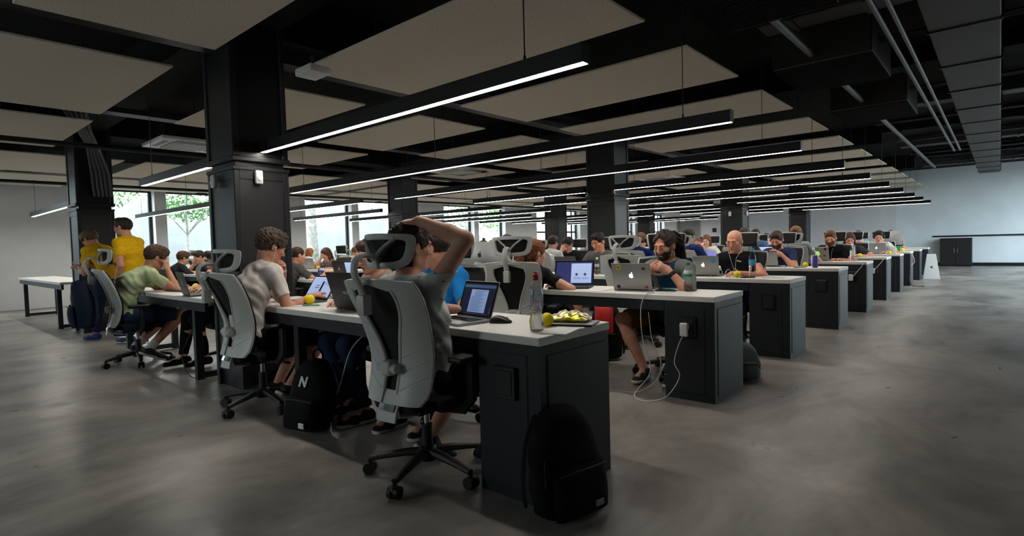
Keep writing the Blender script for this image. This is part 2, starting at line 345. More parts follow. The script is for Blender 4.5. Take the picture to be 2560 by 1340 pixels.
# ---- acoustic panels
ZP = 2.66
def panel(x0, x1, y0, y1, label, z=ZP):
    o = empty('acoustic_panel', ((x0 + x1) / 2, (y0 + y1) / 2, z)); tag(o, label, 'ceiling panel', 'pale suspended acoustic ceiling panels'); a = (x1 - x0) / 2; c = (y1 - y0) / 2
    MB().box(-a, a, -c, c, 0, .018, .003, 1).build('board', M_panel, o)
    for sx in (-1, 1):
        MB().cyl((sx * a * .8, 0, .018), (sx * a * .8, 0, ZC - z), .004, 6).build('hanger_rod', M_wire, o)
ya = [-1.55 + 1.845 * k for k in range(0, 13)]
for k, y in enumerate(ya):
    panel(-3.02, -.42, y + .35, y + 1.50, 'beige acoustic ceiling panel beside the aisle, %s from the front' % ORD[k])
    panel(-5.90, -3.66 if True else 0, y + .30, y + 1.42, 'beige acoustic ceiling panel between the column lines, %s from the front' % ORD[k])
    if k % 2 == 0: panel(-8.5, -6.35, y + .35, y + 1.45, 'beige acoustic ceiling panel just before the far column line, %s from the front' % ORD[k // 2])
for k in range(9):
    panel(-11.6, -9.3, -1.5 + 2.75 * k, .95 + 2.75 * k, 'large pale ceiling panel behind the far columns, %s from the front' % ORD[k])
    panel(-14.2, -12.0, -1.5 + 2.75 * k, .95 + 2.75 * k, 'large pale ceiling panel against the window wall, %s from the front' % ORD[k])

# ---- beams, ducts, pipes and trays under the black ceiling
mb = MB()
for k in range(4): mb.box(XW, -.36, .1 + 5.8 * k, .52 + 5.8 * k, 2.98, ZC)
mb.box(-3.6, -3.15, YF, YB, 2.92, ZC); mb.box(-9.1, -8.62, YF, YB, 2.92, ZC)
struct(mb, 'beam_grid', M_black)
M_soff = mat('pale_soffit', rgb(190, 186, 178), .8)
def pipe(label, pts, r, m=M_pipe, name='ceiling_pipe', cat='pipe', joints=()):
    o = MB().tube(pts, r, 12).build(name, m, None, smooth=True); tag(o, label, cat)
    if joints:
        j = MB()
        for p in joints: j.cyl(p, (p[0], p[1] + .05, p[2]), r * 1.35, 12)
        j.build('coupling', m, o, smooth=True)
    return o
pipe('thick grey pipe running along the aisle beside the panel edges', [(.02, -1, 2.93), (.10, 17.3, 2.93)], .035, joints=[(.025, 2 + 3.0 * i, 2.93) for i in range(5)])
pipe('inner one of two thin grey pipes high over the aisle', [(.70, -1, 2.90), (.70, 13.6, 2.90)], .022)
pipe('outer one of two thin grey pipes high over the aisle', [(.80, -1, 2.90), (.80, 13.6, 2.90)], .018)
pipe('dark sprinkler pipe crossing the ceiling by the windows', [(-6.6, -3, 2.42), (-6.6, 21, 2.42)], .03, M_bsteel)
pipe('second dark sprinkler pipe nearer to the windows', [(-11.85, -3, 2.50), (-11.85, 21, 2.50)], .03, M_bsteel)
def duct(label, x0, x1, y0, y1, z0, z1, m=M_dark, nm='air_duct', ribs=0, ax='y'):
    o = MB().box(x0, x1, y0, y1, z0, z1, .01, 1).build(nm, m); tag(o, label, 'duct')
    if ribs:
        for q in range(ribs):
            r = MB(); t = (q + .5) / ribs
            if ax == 'y': yy = y0 + (y1 - y0) * t; r.box(x0 - .015, x1 + .015, yy - .015, yy + .015, z0 - .015, z1 + .015)
            else: xx = x0 + (x1 - x0) * t; r.box(xx - .015, xx + .015, y0 - .015, y1 + .015, z0 - .015, z1 + .015)
            r.build('flange', m, o)
M_duct = mat('dull_duct', rgb(58, 58, 60), .6, metal=.2)
duct('round-cornered dark duct running along the aisle ceiling', .95, 1.45, 1.0, 21, 2.95, 3.25, M_duct, ribs=14)
duct('wide dark duct over the aisle nearest the outer wall', 2.0, 2.7, -3, 21, 3.0, 3.28, M_duct, ribs=14)
for k in range(8):
    duct('cross duct over the aisle, %s from the front' % ORD[k], -.3, 2.6, 1.3 + 2.5 * k, 1.62 + 2.5 * k, 3.12, 3.30, M_duct if k % 2 else M_black, ribs=5, ax='x')
    if k < 7:
        o = MB()
        for q in (-.06, .0, .06): o.tube([(-.2, 2.3 + 2.5 * k + q, 3.05), (1.8, 2.35 + 2.5 * k + q, 3.05), (2.2, 2.4 + 2.5 * k + q, 3.15)], .014, 8)
        tag(o.build('conduit_bundle', M_bsteel, None, smooth=True), 'bundle of black conduits crossing the aisle ceiling, %s from the front' % ORD[k], 'conduit')
M_mesh = mat('ribbed_plenum', rgb(46, 44, 42), .7)
for k in range(3):
    o = tag(MB().box(-.32, .55, 1.75 + 2.6 * k, 2.95 + 2.6 * k, 2.84, 3.2, .01, 1).build('fan_coil_unit', M_mesh), 'dark ribbed ventilation box over the aisle edge, %s from the front' % ORD[k], 'ventilation unit')
    r = MB()
    for q in range(28): r.box(-.32, .55, 1.78 + 2.6 * k + q * .041, 1.795 + 2.6 * k + q * .041, 2.828, 2.84)
    r.build('rib', M_black, o)
for k in (0, 2):
    o = tag(MB().box(-3.4 - .1, -3.3, -1.5 + 0, 21, 2.78, 2.84).build('cable_tray', M_dark) if k == 0 else MB().box(-.2, -.02, -1.5, 21, 2.72 + .1, 2.78 + .1).build('cable_tray', M_dark) if k == 1 else MB().box(-6.25, -6.05, -1.5, 21, 2.74, 2.80).build('cable_tray', M_dark),
            ['long dark cable tray along the nearer column line', 'long dark cable tray along the aisle edge of the panels', 'long dark cable tray between the two column lines'][k], 'cable tray')
bt = MB()
for q in range(5):
    a = .012 * q
    bt.tube([(-7.2 + .05 * q, -.3 + .06 * q, 3.1), (-7.6, .0 + a * 3, 2.80 - a), (-8.1, .20 + a * 3, 2.68 - a * 2), (-8.40 + a, .30 + a * 4, 2.35 - a), (-8.52 + a, .34 + a * 4, 2.12), (-8.555 + a, .36 + a * 4, 2.0)], .02, 8)
tag(bt.build('cable_bundle', M_pipe, None, smooth=True), 'bent bundle of grey cables dropping onto the far dark column', 'cables')

def cassette(x, y, z, label, s=.45):
    o = empty('air_conditioner', (x, y, z)); tag(o, label, 'air conditioner')
    MB().box(-s, s, -s, s, 0, .05, .012, 2).build('casing', M_whiteplastic, o, smooth=True); MB().box(-s + .05, s - .05, -s + .05, s - .05, .05, .28).build('body', M_bsteel, o)
    MB().box(-s * .6, s * .6, -s * .6, s * .6, -.012, .004, .004, 1).build('grille', M_greyplastic, o)
    for a in range(4):
        M = Matrix.Rotation(a * PI / 2, 4, 'Z'); MB().box(-s * .55, s * .55, s * .70, s * .84, -.004, .004, M=M).build('louver', M_bsteel, o)
    for sx in (-1, 1): MB().cyl((sx * s * .8, 0, .28), (sx * s * .8, 0, ZC - z), .006, 6).build('hanger_rod', M_wire, o)
cassette(-7.55, 1.28, 2.70, 'white ceiling cassette air conditioner beside the big near column')
cassette(-7.0, 6.3, 2.66, 'white ceiling cassette air conditioner over the middle of the hall')
cassette(-3.9 - .9, 11.0, 2.62, 'white ceiling cassette air conditioner far back above the light bars')
o = empty('ceiling_speaker', (-2.62, .52, 2.50)); tag(o, 'small white box hung under the corner of the first acoustic panel', 'speaker')
MB().box(-.12, .12, -.09, .09, 0, .06, .012, 2).build('casing', M_whiteplastic, o, smooth=True); MB().cyl((0, 0, .06), (0, 0, .16), .012, 8).build('bracket', M_wire, o)
# ---- outside the windows
M_conc = mat('outdoor_concrete', rgb(168, 170, 170), .9, var=.10, vscale=1.2)
M_grd = mat('outdoor_ground', rgb(112, 112, 108), .95, var=.1)
struct(MB().box(-60, XW - .45, -40, 80, -.2, -.1), 'ground_outside', M_grd)
tag(MB().box(-20.2, -19.8, -30, 16.8, -.1, 2.95).build('garden_wall', M_conc), 'tall pale concrete boundary wall outside the windows', 'wall', kind='structure')
struct(MB().box(XR + .35, 60, -40, 80, -.2, -.1), 'ground_outside_aisle', M_grd)
M_bark = mat('bark', rgb(170, 168, 160), .9, var=.3, vscale=9)
M_leaf = mat('leaf', rgb(96, 140, 78), .7, var=.4, vscale=3)
def tree(x, y, lean, h, cz, label, seed, cr=1.5, nleaf=520, r0=.14):
    rr = random.Random(seed); o = empty('garden_tree', (x, y, -.1)); tag(o, label, 'tree', 'trees in the yard outside')
    pts = [(0, 0, 0), (lean * .1, lean * .3, h * .3), (lean * .15, lean * .5, h * .6), (lean * .1, lean, h)]
    t = MB().tube(pts, [r0, r0 * .85, r0 * .7, r0 * .35], 10)
    for q in range(5):
        a = rr.uniform(0, 6.28); t.tube([pts[2], (pts[2][0] + math.cos(a) * .6, pts[2][1] + math.sin(a) * .7, h * .8), (math.cos(a) * 1.1, lean + math.sin(a) * 1.3, cz + .4)], [r0 * .4, r0 * .28, r0 * .1], 7)
    t.build('trunk', M_bark, o, smooth=True)
    lf = MB()
    for q in range(nleaf * 3):
        v = Vector((rr.gauss(0, 1), rr.gauss(0, 1), rr.gauss(0, 1))); v = v.normalized() * cr * rr.uniform(.35, 1.0) ** .6; v.z *= .75
        c = Vector((0, lean, cz)) + v; a = Vector((rr.gauss(0, 1), rr.gauss(0, 1), rr.gauss(0, 1))).normalized(); bq = a.orthogonal().normalized(); s = rr.uniform(.03, .075)
        lf.add([c - a * s, c + bq * s * .5, c + a * s, c - bq * s * .5], [(0, 1, 2, 3)])
    fo = lf.build('foliage', M_leaf, o, recalc=False); fo['kind'] = 'stuff'
tree(-17.2, 2.0, .2, 3.4, 3.4, 'thin young tree in front of the boundary wall, seen left of the near column'.replace('left of', 'beside'), 1, 1.3, 420, .05)
tree(-17.5, 4.55, .1, 3.0, 3.0, 'bushy green tree showing over the boundary wall by the near column', 2, 1.1, 520, .06)
tree(-16.6, 8.3, -.1, 5.2, 3.9, 'straight grey tree trunk right behind the near column window', 3, .8, 420, .22)
tree(-16.4, 10.0, -.6, 5.4, 4.0, 'leaning pale tree trunk in the middle of the yard window', 4, .9, 260, .17)
tree(-17.6, 12.1, .3, 5.4, 4.1, 'forked pale tree trunk at the far side of the yard window', 5, 1.2, 160, .19)
tree(-18.2, 17.2, .1, 4.2, 3.4, 'leafy green tree beyond the windows behind the man with raised arm', 6, 2.2, 900, .12)
tree(-18.6, 21.0, .1, 4.2, 2.7, 'full green tree at the end of the boundary wall', 7, 1.5, 900, .12)
# ================================================================ desks
M_top = mat('white_laminate', rgb(226, 223, 217), 0.42, spec=.4, var=.02, vscale=3)
M_cab = mat('slate_cabinet', rgb(32, 36, 40), 0.5, spec=.35)
M_cabdk = mat('slate_groove', rgb(16, 18, 20), 0.6)
M_sock = mat('black_socket', rgb(14, 14, 15), .35)
def socket_plate(parent, x, z, y):
    p = MB().box(x - .062, x + .062, y - .022, y, z - .072, z + .072, .004, 1).build('socket_plate', M_sock, parent)
    MB().box(x - .046, x + .046, y - .026, y - .022, z - .056, z + .056, .002, 1).build('socket_insert', M_cabdk, p)
    return p
def desk(x0, x1, y, label, cab=True, legs=(), group='white desks with slate frames'):
    o = empty('desk', ((x0 + x1) / 2, y, 0)); tag(o, label, 'desk', group); cx = (x0 + x1) / 2; a = (x1 - x0) / 2
    MB().box(-a, a, 0, DD, TOP - .038, TOP, .003, 1).build('tabletop', M_top, o)
    ap = MB().box(-a + .02, a - .02 - (.36 if cab else 0), .018, .048, TOP - .115, TOP - .038).box(-a + .02, a - .02 - (.36 if cab else 0), DD - .048, DD - .018, TOP - .115, TOP - .038)
    ap.build('frame_rail', M_cab, o)
    if cab:
        c = MB().box(a - .37, a - .004, .006, DD - .006, .0, TOP - .038).build('cabinet', M_cab, o)
        def panel(nm, u0, u1, side):
            m = MB(); g = MB()
            if side == 'f': m.box(u0, u1, .002, .008, .05, TOP - .085, .002, 1); g.box(u0 - .004, u1 + .004, .0045, .008, .046, TOP - .081)
            else: m.box(a - .006, a, u0, u1, .05, TOP - .085, .002, 1); g.box(a - .006, a - .0025, u0 - .004, u1 + .004, .046, TOP - .081)
            p = m.build(nm, M_cab, c); g.build('panel_groove', M_cabdk, p)
        panel('door', a - .33, a - .075, 'f'); panel('end_panel', .055, DD - .04, 's')
        socket_plate(c, a - .19, .525, .003)
    for lx in legs:
        q = lx - cx
        for yy in (.02, DD - .08): MB().box(q - .03, q + .03, yy, yy + .06, .0, TOP - .038, .002, 1).build('leg', M_cab, o)
        MB().box(q - .028, q + .028, .08, DD - .08, .012, .062).build('foot_rail', M_cab, o)
    return o
for k, y in enumerate(YK):
    nm = ORD[k]
    if k % 3 == 0:
        desk(-3.10, 0, y, 'white desk of the %s row from the front, aisle cabinet to column' % nm, True, (-2.11, -3.0))
        desk(-6.2, -3.64, y, 'white desk of the %s row beyond its near column' % nm, False, (-3.94, -6.0))
        if k < 9: desk(-12.9, -9.2, y, 'white window-side desk of the %s row from the front' % nm, False, (-9.6, -12.5))
    else:
        desk(-3.05, 0, y, 'white desk of the %s row from the front, aisle half with cabinet' % nm, True, (-1.62, -2.95))
        desk(-6.12, -3.06, y, 'white desk of the %s row from the front, inner half' % nm, False, (-3.2, -5.9))
        if k < 8: desk(-13.0, -7.1, y, 'long white window-side desk of the %s row from the front' % nm, False, (-7.3, -10, -12.8))

# ================================================================ task chair
M_cw = mat('chair_white', rgb(192, 194, 190), .38, spec=.45)
M_cb = mat('chair_black', rgb(20, 20, 21), .5)
M_cm = mat('chair_mesh', rgb(17, 17, 19), .75, bump=.3, bscale=400)
M_chrome = mat('chrome', rgb(190, 190, 190), .15, metal=1)
def interp(tab, t):
    xs = [q[0] for q in tab]; ys = [q[1] for q in tab]; n = len(xs)
    if t <= xs[0]: return ys[0]
    if t >= xs[-1]: return ys[-1]
    m = [(ys[min(i + 1, n - 1)] - ys[max(i - 1, 0)]) / (xs[min(i + 1, n - 1)] - xs[max(i - 1, 0)]) for i in range(n)]
    i = max(k for k in range(n - 1) if xs[k] <= t); h = xs[i + 1] - xs[i]; u = (t - xs[i]) / h
    return (2 * u ** 3 - 3 * u * u + 1) * ys[i] + (u ** 3 - 2 * u * u + u) * h * m[i] + (3 * u * u - 2 * u ** 3) * ys[i + 1] + (u ** 3 - u * u) * h * m[i + 1]
BY = [(.36, -.265), (.45, -.225), (.62, -.20), (.80, -.255), (.90, -.305), (.99, -.345)]
BW = [(.41, .165), (.46, .195), (.60, .205), (.80, .228), (.92, .240), (.99, .222)]
BH = [(.54, .046), (.62, .052), (.72, .078), (.82, .118), (.90, .138), (.945, .128)]
def bpt(x, z, off=0.0): return Vector((x, interp(BY, z) + .065 * (abs(x) / .23) ** 2 + off, z))
def make_chair():
    o = empty('task_chair')
    b = MB().lathe([(.045, .075), (.05, .09), (.045, .135), (.034, .145)], 16)
    tips = []
    for i in range(5):
        a = PI / 2 + PI + i * 2 * PI / 5 + .25; c, s = math.cos(a), math.sin(a); tips.append((c, s))
        pts = [(c * .03, s * .03, .115), (c * .12, s * .12, .108), (c * .22, s * .22, .092), (c * .295, s * .295, .078)]
        b.tube(pts, [.030, .027, .021, .018], 8, flat=.75)
    b.build('base', M_cb, o, smooth=True)
    for c, s in tips:
        w = MB(); t = Vector((-s, c, 0)); p = Vector((c * .298, s * .298, .030))
        for q in (-1, 1): w.cyl(p + t * (q * .008), p + t * (q * .027), .030, 14)
        w.cyl(p + Vector((0, 0, .02)), p + Vector((0, 0, .05)), .010, 8); w.sphere(p + Vector((0, 0, .012)), (.026, .026, .022), 10, 6)
        w.build('caster', M_cb, o, smooth=True)
    g = MB().cyl((0, 0, .12), (0, 0, .255), .027, 14).build('gas_lift', M_cb, o, smooth=True)
    MB().cyl((0, 0, .255), (0, 0, .36), .0145, 14).build('piston', M_chrome, g, smooth=True)
    MB().box(-.10, .10, -.14, .13, .335, .375, .012, 2).cyl((.10, .04, .352), (.27, .05, .345), .006, 8).box(.24, .29, .035, .065, .338, .352, .005, 1).build('mechanism', M_cb, o, smooth=True)
    def seat(u, v):
        a = (u - .5) * 2; c = (v - .5) * 2; k = 1 - .5 * max(0, abs(a) ** 5 * abs(c) ** 5)
        x = a * .245 * k; yy = c * .235 * k + .005; z = .445 - .022 * (abs(a) ** 4) - .03 * max(0, c) ** 4 - .01 * max(0, -c) ** 4 + .008 * a * a
        return (x, yy, z)
    MB().grid(seat, 17, 17).build('seat', M_cm, o, smooth='full', solid=.062)
    for s in (-1, 1):
        ar = MB().tube([(s * .10, -.01, .365), (s * .25, 0, .372), (s * .285, .01, .42), (s * .285, .01, .60)], [.022, .022, .024, .02], 8, flat=1.5).build('armrest', M_cb, o, smooth=True)
        MB().box(s * .285 - .045, s * .285 + .045, -.10, .15, .60, .632, .014, 3).build('arm_pad', M_cb, ar, smooth=True)
    # backrest shell: two ribbed wings, bridges over and under the open spine
    sh = MB(); NZ = 26
    for s in (-1, 1):
        def wing(u, v):
            z = .41 + (.985 - .41) * v; h = interp(BH, z) if z > .54 else .046; w = interp(BW, z)
            if z > .945: h = .128 * max(0, (1 - ((z - .945) / .02))) if z < .965 else 0
            x = h + (w - h) * u
            p = bpt(s * x, z); p.z += .018 * (1 - (x / .24) ** 2) * max(0, (v - .8) / .2)
            p.y -= .006 * math.sin(PI * u); return p
        sh.grid(wing, 7, NZ)
    def bridge(z0, z1, hw):
        sh.grid(lambda u, v: bpt((u - .5) * 2 * hw, z0 + (z1 - z0) * v, -.004), 5, 4)
    bridge(.335, .475, .062); bridge(.55, .61, .055)
    bk = sh.build('backrest', M_cw, o, smooth=45, weld=.0015, solid=.013)
    rim = MB()
    for s in (-1, 1):
        rim.tube([bpt(s * interp(BH, z), z, -.008) for z in np.linspace(.46, .95, 16)], .0105, 8)
        rim.tube([bpt(s * interp(BW, z), z, -.002) for z in np.linspace(.415, .985, 16)], .008, 8)
        for q in range(6):
            z0 = .47 + q * .075; pts = []
            for t in np.linspace(.12, .95, 6):
                z = z0 + .085 * t; h = interp(BH, z); w = interp(BW, z); pts.append(bpt(s * (h + (w - h) * t), min(z, .97), -.013 - .004 * math.sin(PI * t)))
            rim.tube(pts, .0045, 6)
    rim.tube([bpt(x, .972 + .012 * (1 - (x / .22) ** 2), -.004) for x in np.linspace(-.225, .225, 11)], .011, 8)
    rim.build('shell_rib', M_cw, bk, smooth=True)
    MB().tube([(0, -.235, .40), (0, -.22, .352), (0, -.14, .335), (0, -.02, .345)], [.055, .052, .045, .04], 10, flat=.35).build('tail_bracket', M_cw, o, smooth=True)
    MB().grid(lambda u, v: bpt((u - .5) * .10, .385 + .028 * v, -.0135), 4, 3).build('name_plate', M_chrome, bk)
    MB().grid(lambda u, v: (lambda z: bpt((u - .5) * 2 * (interp(BW, z) - .008), z, .026))(.40 + .575 * v), 15, 18).build('back_mesh', M_cm, o, smooth='full', solid=.014)
    MB().box(-.034, .034, -.262, -.205, .545, .615, .015, 3).cyl((.03, -.235, .58), (.062, -.235, .58), .022, 14).cyl((-.062, -.235, .58), (-.03, -.235, .58), .022, 14).build('lumbar_knob', M_cw, o, smooth=True)
    # headrest
    HC = Vector((0, -.285, 1.118))
    def hp(x, z, off=0.0): return HC + Vector((x, .07 * (abs(x) / .15) ** 2 - .25 * z * .3 + off, z))
    out = [(-.165, .070), (-.10, .080), (0, .083), (.10, .080), (.165, .070), (.168, .02), (.150, -.045), (.11, -.072), (0, -.078), (-.11, -.072), (-.150, -.045), (-.168, .02)]
    inn = [(x * .80, z * .62 + (.004 if z > 0 else 0)) for x, z in out]
    def ring(a, bb, m):
        n = len(a); N = 48; 
        def samp(P, t):
            t *= n; i = int(t) % n; f = t - int(t); p0, p1, p2, p3 = [P[(i + q) % n] for q in (-1, 0, 1, 2)]
            return [0.5 * (2 * p1[c] + (p2[c] - p0[c]) * f + (2 * p0[c] - 5 * p1[c] + 4 * p2[c] - p3[c]) * f * f + (3 * p1[c] - p0[c] - 3 * p2[c] + p3[c]) * f ** 3) for c in (0, 1)]
        def fn(u, v):
            A = samp(a, u * .99999); B = samp(bb, u * .99999); x = A[0] + (B[0] - A[0]) * v; z = A[1] + (B[1] - A[1]) * v
            return hp(x, z, -.004 * math.sin(PI * v))
        return m.grid(fn, N + 1, 4)
    hm = MB(); ring(out, inn, hm)
    hr = hm.build('headrest', M_cw, o, smooth=50, weld=.001, solid=.016)
    y_ = MB()
    for s in (-1, 1): y_.tube(curve_pts([hp(0, -.035, -.012), hp(s * .04, .01, -.008), hp(s * .098, .056, -.004)], 4), [.016, .015, .0135, .0125, .012, .012, .0125, .0125, .013], 10, flat=.6)
    y_.tube([hp(0, -.075, -.004), hp(0, -.03, -.012)], [.020, .016], 8, flat=.6)
    y_.build('strut', M_cw, hr, smooth=True)
    MB().grid(lambda u, v: hp((u - .5) * .315 * (1 - .10 * (1 - v)), (v - .5) * .142, .022), 13, 7).build('headrest_mesh', M_cm, hr, smooth='full', solid=.012)
    st = [(0, -.348, .855), (0, -.372, .95), (0, -.405, 1.02), (0, -.402, 1.075), (0, -.365, 1.105), (0, -.305, 1.10)]
    MB().tube(curve_pts(st, 5), [.021] * 12 + [.020] * 13 + [.018], 14, flat=.65).box(-.024, .024, -.385, -.335, .84, .93, .006, 2).build('headrest_stem', M_cw, o, smooth=True)
    return o
CHAIR0 = make_chair(); CH_USED = []
def chair(x, y, rz, label, group=None):
    if not CH_USED: o = CHAIR0; CH_USED.append(1)
    else: o = copy_tree(CHAIR0)
    o.location = (x, y, 0); o.rotation_euler = (0, 0, math.radians(rz)); tag(o, label, 'chair', group or 'white framed task chairs'); return o
# ================================================================ people: signed-distance bodies meshed with surface nets
def V(*a): return np.array(a, dtype=np.float64)
def unit(v): v = np.asarray(v, float); return v / (np.linalg.norm(v) + 1e-12)
class Field:
    def __init__(s, vox): s.vox = vox; s.P = []; s.noise = None
    def rc(s, a, b, ra, rb=None, k=.02, lat=None, sl=1.0, clipa=False, clipb=False, op=0):
        a = V(*a); b = V(*b); rb = ra if rb is None else rb; s.P.append(('r', a, b, ra, rb, k, None if lat is None else unit(lat), sl, clipa, clipb, op)); return s
    def ell(s, c, r, R=None, k=.015, op=0):
        s.P.append(('e', V(*c), V(*r), np.eye(3) if R is None else R, k, op)); return s
    def plane(s, p, n, box=None):                       # keep the side the normal points away from
        s.P.append(('p', V(*p), unit(n))); return s
    def bounds(s):
        lo = V(9, 9, 9) * 9; hi = -lo
        for q in s.P:
            if q[0] == 'r' and q[10] == 0:
                m = max(q[3], q[4]) * max(1, q[7]); lo = np.minimum(lo, np.minimum(q[1], q[2]) - m); hi = np.maximum(hi, np.maximum(q[1], q[2]) + m)
            elif q[0] == 'e' and q[5] == 0:
                m = q[2].max(); lo = np.minimum(lo, q[1] - m); hi = np.maximum(hi, q[1] + m)
        p = 3 * s.vox + .012; return lo - p, hi + p
    def grid(s):
        lo, hi = s.bounds(); h = s.vox; n = np.ceil((hi - lo) / h).astype(int) + 1
        g = np.full(n, .2, np.float32); ax = [lo[i] + h * np.arange(n[i]) for i in range(3)]
        for q in s.P:
            if q[0] == 'p':
                d = ((ax[0] - q[1][0]) * q[2][0])[:, None, None] + ((ax[1] - q[1][1]) * q[2][1])[None, :, None] + ((ax[2] - q[1][2]) * q[2][2])[None, None, :]
                np.maximum(g, d.astype(np.float32), out=g); continue
            if q[0] == 'r':
                _, a, b, ra, rb, k, lat, sl, ca, cb, op = q; m = max(ra, rb) * max(1, sl) + k + 2 * h; l0 = np.minimum(a, b) - m; h0 = np.maximum(a, b) + m
            else:
                _, c, r, R, k, op = q; m = r.max() + k + 2 * h; l0 = c - m; h0 = c + m
            i0 = np.clip(np.floor((l0 - lo) / h).astype(int), 0, n); i1 = np.clip(np.ceil((h0 - lo) / h).astype(int) + 1, 0, n)
            if (i1 <= i0).any(): continue
            sl_ = tuple(slice(i0[i], i1[i]) for i in range(3))
            X = ax[0][sl_[0]][:, None, None]; Y = ax[1][sl_[1]][None, :, None]; Z = ax[2][sl_[2]][None, None, :]
            if q[0] == 'r':
                ab = b - a; L2 = ab @ ab + 1e-12; x = X - a[0]; y = Y - a[1]; z = Z - a[2]
                pa = x * ab[0] + y * ab[1] + z * ab[2]; t = np.clip(pa / L2, 0, 1)
                d2 = x * x + y * y + z * z - 2 * t * pa + t * t * L2
                if lat is not None:
                    qq = x * lat[0] + y * lat[1] + z * lat[2] - t * (ab @ lat); d2 = d2 - qq * qq * (1 - 1 / sl ** 2)
                d = np.sqrt(np.maximum(d2, 0)) - (ra + (rb - ra) * t)
                L = math.sqrt(L2)
                if ca: d = np.maximum(d, -pa / L)
                if cb: d = np.maximum(d, pa / L - L)
            else:
                x = X - c[0]; y = Y - c[1]; z = Z - c[2]; k0 = 0; k1 = 0
                for i in range(3):
                    e = x * R[0, i] + y * R[1, i] + z * R[2, i]; k0 = k0 + (e / r[i]) ** 2; k1 = k1 + (e / r[i] ** 2) ** 2
                k0 = np.sqrt(k0); d = k0 * (k0 - 1) / np.maximum(np.sqrt(k1), 1e-6)
            d = d.astype(np.float32); G = g[sl_]
            if op == 0:
                hh = np.clip(.5 + .5 * (G - d) / k, 0, 1); G[...] = G + (d - G) * hh - k * hh * (1 - hh)
            else:
                d = -d; hh = np.clip(.5 + .5 * (d - G) / k, 0, 1); G[...] = G + (d - G) * hh + k * hh * (1 - hh)
        if s.noise:
            amp, f, seed = s.noise; X = ax[0][:, None, None]; Y = ax[1][None, :, None]; Z = ax[2][None, None, :]
            w = np.sin(f * .43 * Z + seed) * 1.4 + np.sin(f * .37 * Y + seed * 2)
            w2 = np.sin(f * .5 * X + seed * 3) + np.cos(f * .33 * Z)
            g += (amp * (np.sin(f * X + .4 * f * Y + w + 0 * Z) * np.sin(f * .8 * Z + .5 * f * Y + w2) + .5 * np.sin(2.1 * f * Y + 1.3 * f * Z + 2 * w2))).astype(np.float32)
        g[0] = g[-1] = .1; g[:, 0] = g[:, -1] = .1; g[:, :, 0] = g[:, :, -1] = .1
        return g, lo, h
    def mesh(s, name, m):
        g, lo, h = s.grid(); S = g < 0
        cnt = np.zeros(tuple(x - 1 for x in g.shape), np.int8)
        for i in (0, 1):
            for j in (0, 1):
                for k in (0, 1): cnt += S[i:i + cnt.shape[0], j:j + cnt.shape[1], k:k + cnt.shape[2]]
        idx = np.argwhere((cnt > 0) & (cnt < 8)); 
        if len(idx) == 0: return None
        ids = np.full(cnt.shape, -1, np.int32); ids[tuple(idx.T)] = np.arange(len(idx))
        co = {}
        for i in (0, 1):
            for j in (0, 1):
                for k in (0, 1): co[i, j, k] = g[idx[:, 0] + i, idx[:, 1] + j, idx[:, 2] + k]
        acc = np.zeros((len(idx), 3)); num = np.zeros(len(idx))
        for (c0, v0) in co.items():
            for axx in range(3):
                if c0[axx]: continue
                c1 = list(c0); c1[axx] = 1; v1 = co[tuple(c1)]; cr = (v0 < 0) != (v1 < 0); t = np.where(cr, v0 / np.where(cr, v0 - v1, 1), 0)
                p = np.zeros((len(idx), 3)); p += np.array(c0); p[:, axx] += t; acc[cr] += p[cr]; num[cr] += 1
        vs = (idx + acc / num[:, None]) * h + lo
        quads = []
        for axx in range(3):
            a1, a2 = [(1, 2), (2, 0), (0, 1)][axx]
            A = [slice(None)] * 3; B = [slice(None)] * 3; A[axx] = slice(0, -1); B[axx] = slice(1, None)
            e = np.argwhere(S[tuple(A)] != S[tuple(B)]); e = e[(e[:, a1] > 0) & (e[:, a2] > 0)]
            ins = S[tuple(e.T)]; q = []
            for (d1, d2) in ((0, 0), (1, 0), (1, 1), (0, 1)):
                w = e.copy(); w[:, a1] -= d1; w[:, a2] -= d2; q.append(ids[np.clip(w[:, 0], 0, ids.shape[0] - 1), np.clip(w[:, 1], 0, ids.shape[1] - 1), np.clip(w[:, 2], 0, ids.shape[2] - 1)])
            q = np.stack(q, 1); q[~ins] = q[~ins][:, ::-1]; quads.append(q)
        q = np.concatenate(quads); q = q[(q >= 0).all(1)]
        me = D.meshes.new(name); me.vertices.add(len(vs)); me.vertices.foreach_set('co', vs.astype(np.float32).ravel())
        me.loops.add(len(q) * 4); me.loops.foreach_set('vertex_index', q.astype(np.int32).ravel()); me.polygons.add(len(q))
        me.polygons.foreach_set('loop_start', np.arange(0, len(q) * 4, 4, dtype=np.int32)); me.polygons.foreach_set('loop_total', np.full(len(q), 4, np.int32))
        me.update(calc_edges=True); me.validate(); me.polygons.foreach_set('use_smooth', [True] * len(me.polygons))
        me.materials.append(m); return me
    def build(s, name, m, parent):
        me = s.mesh(name, m); return link(D.objects.new(name, me), parent) if me else None

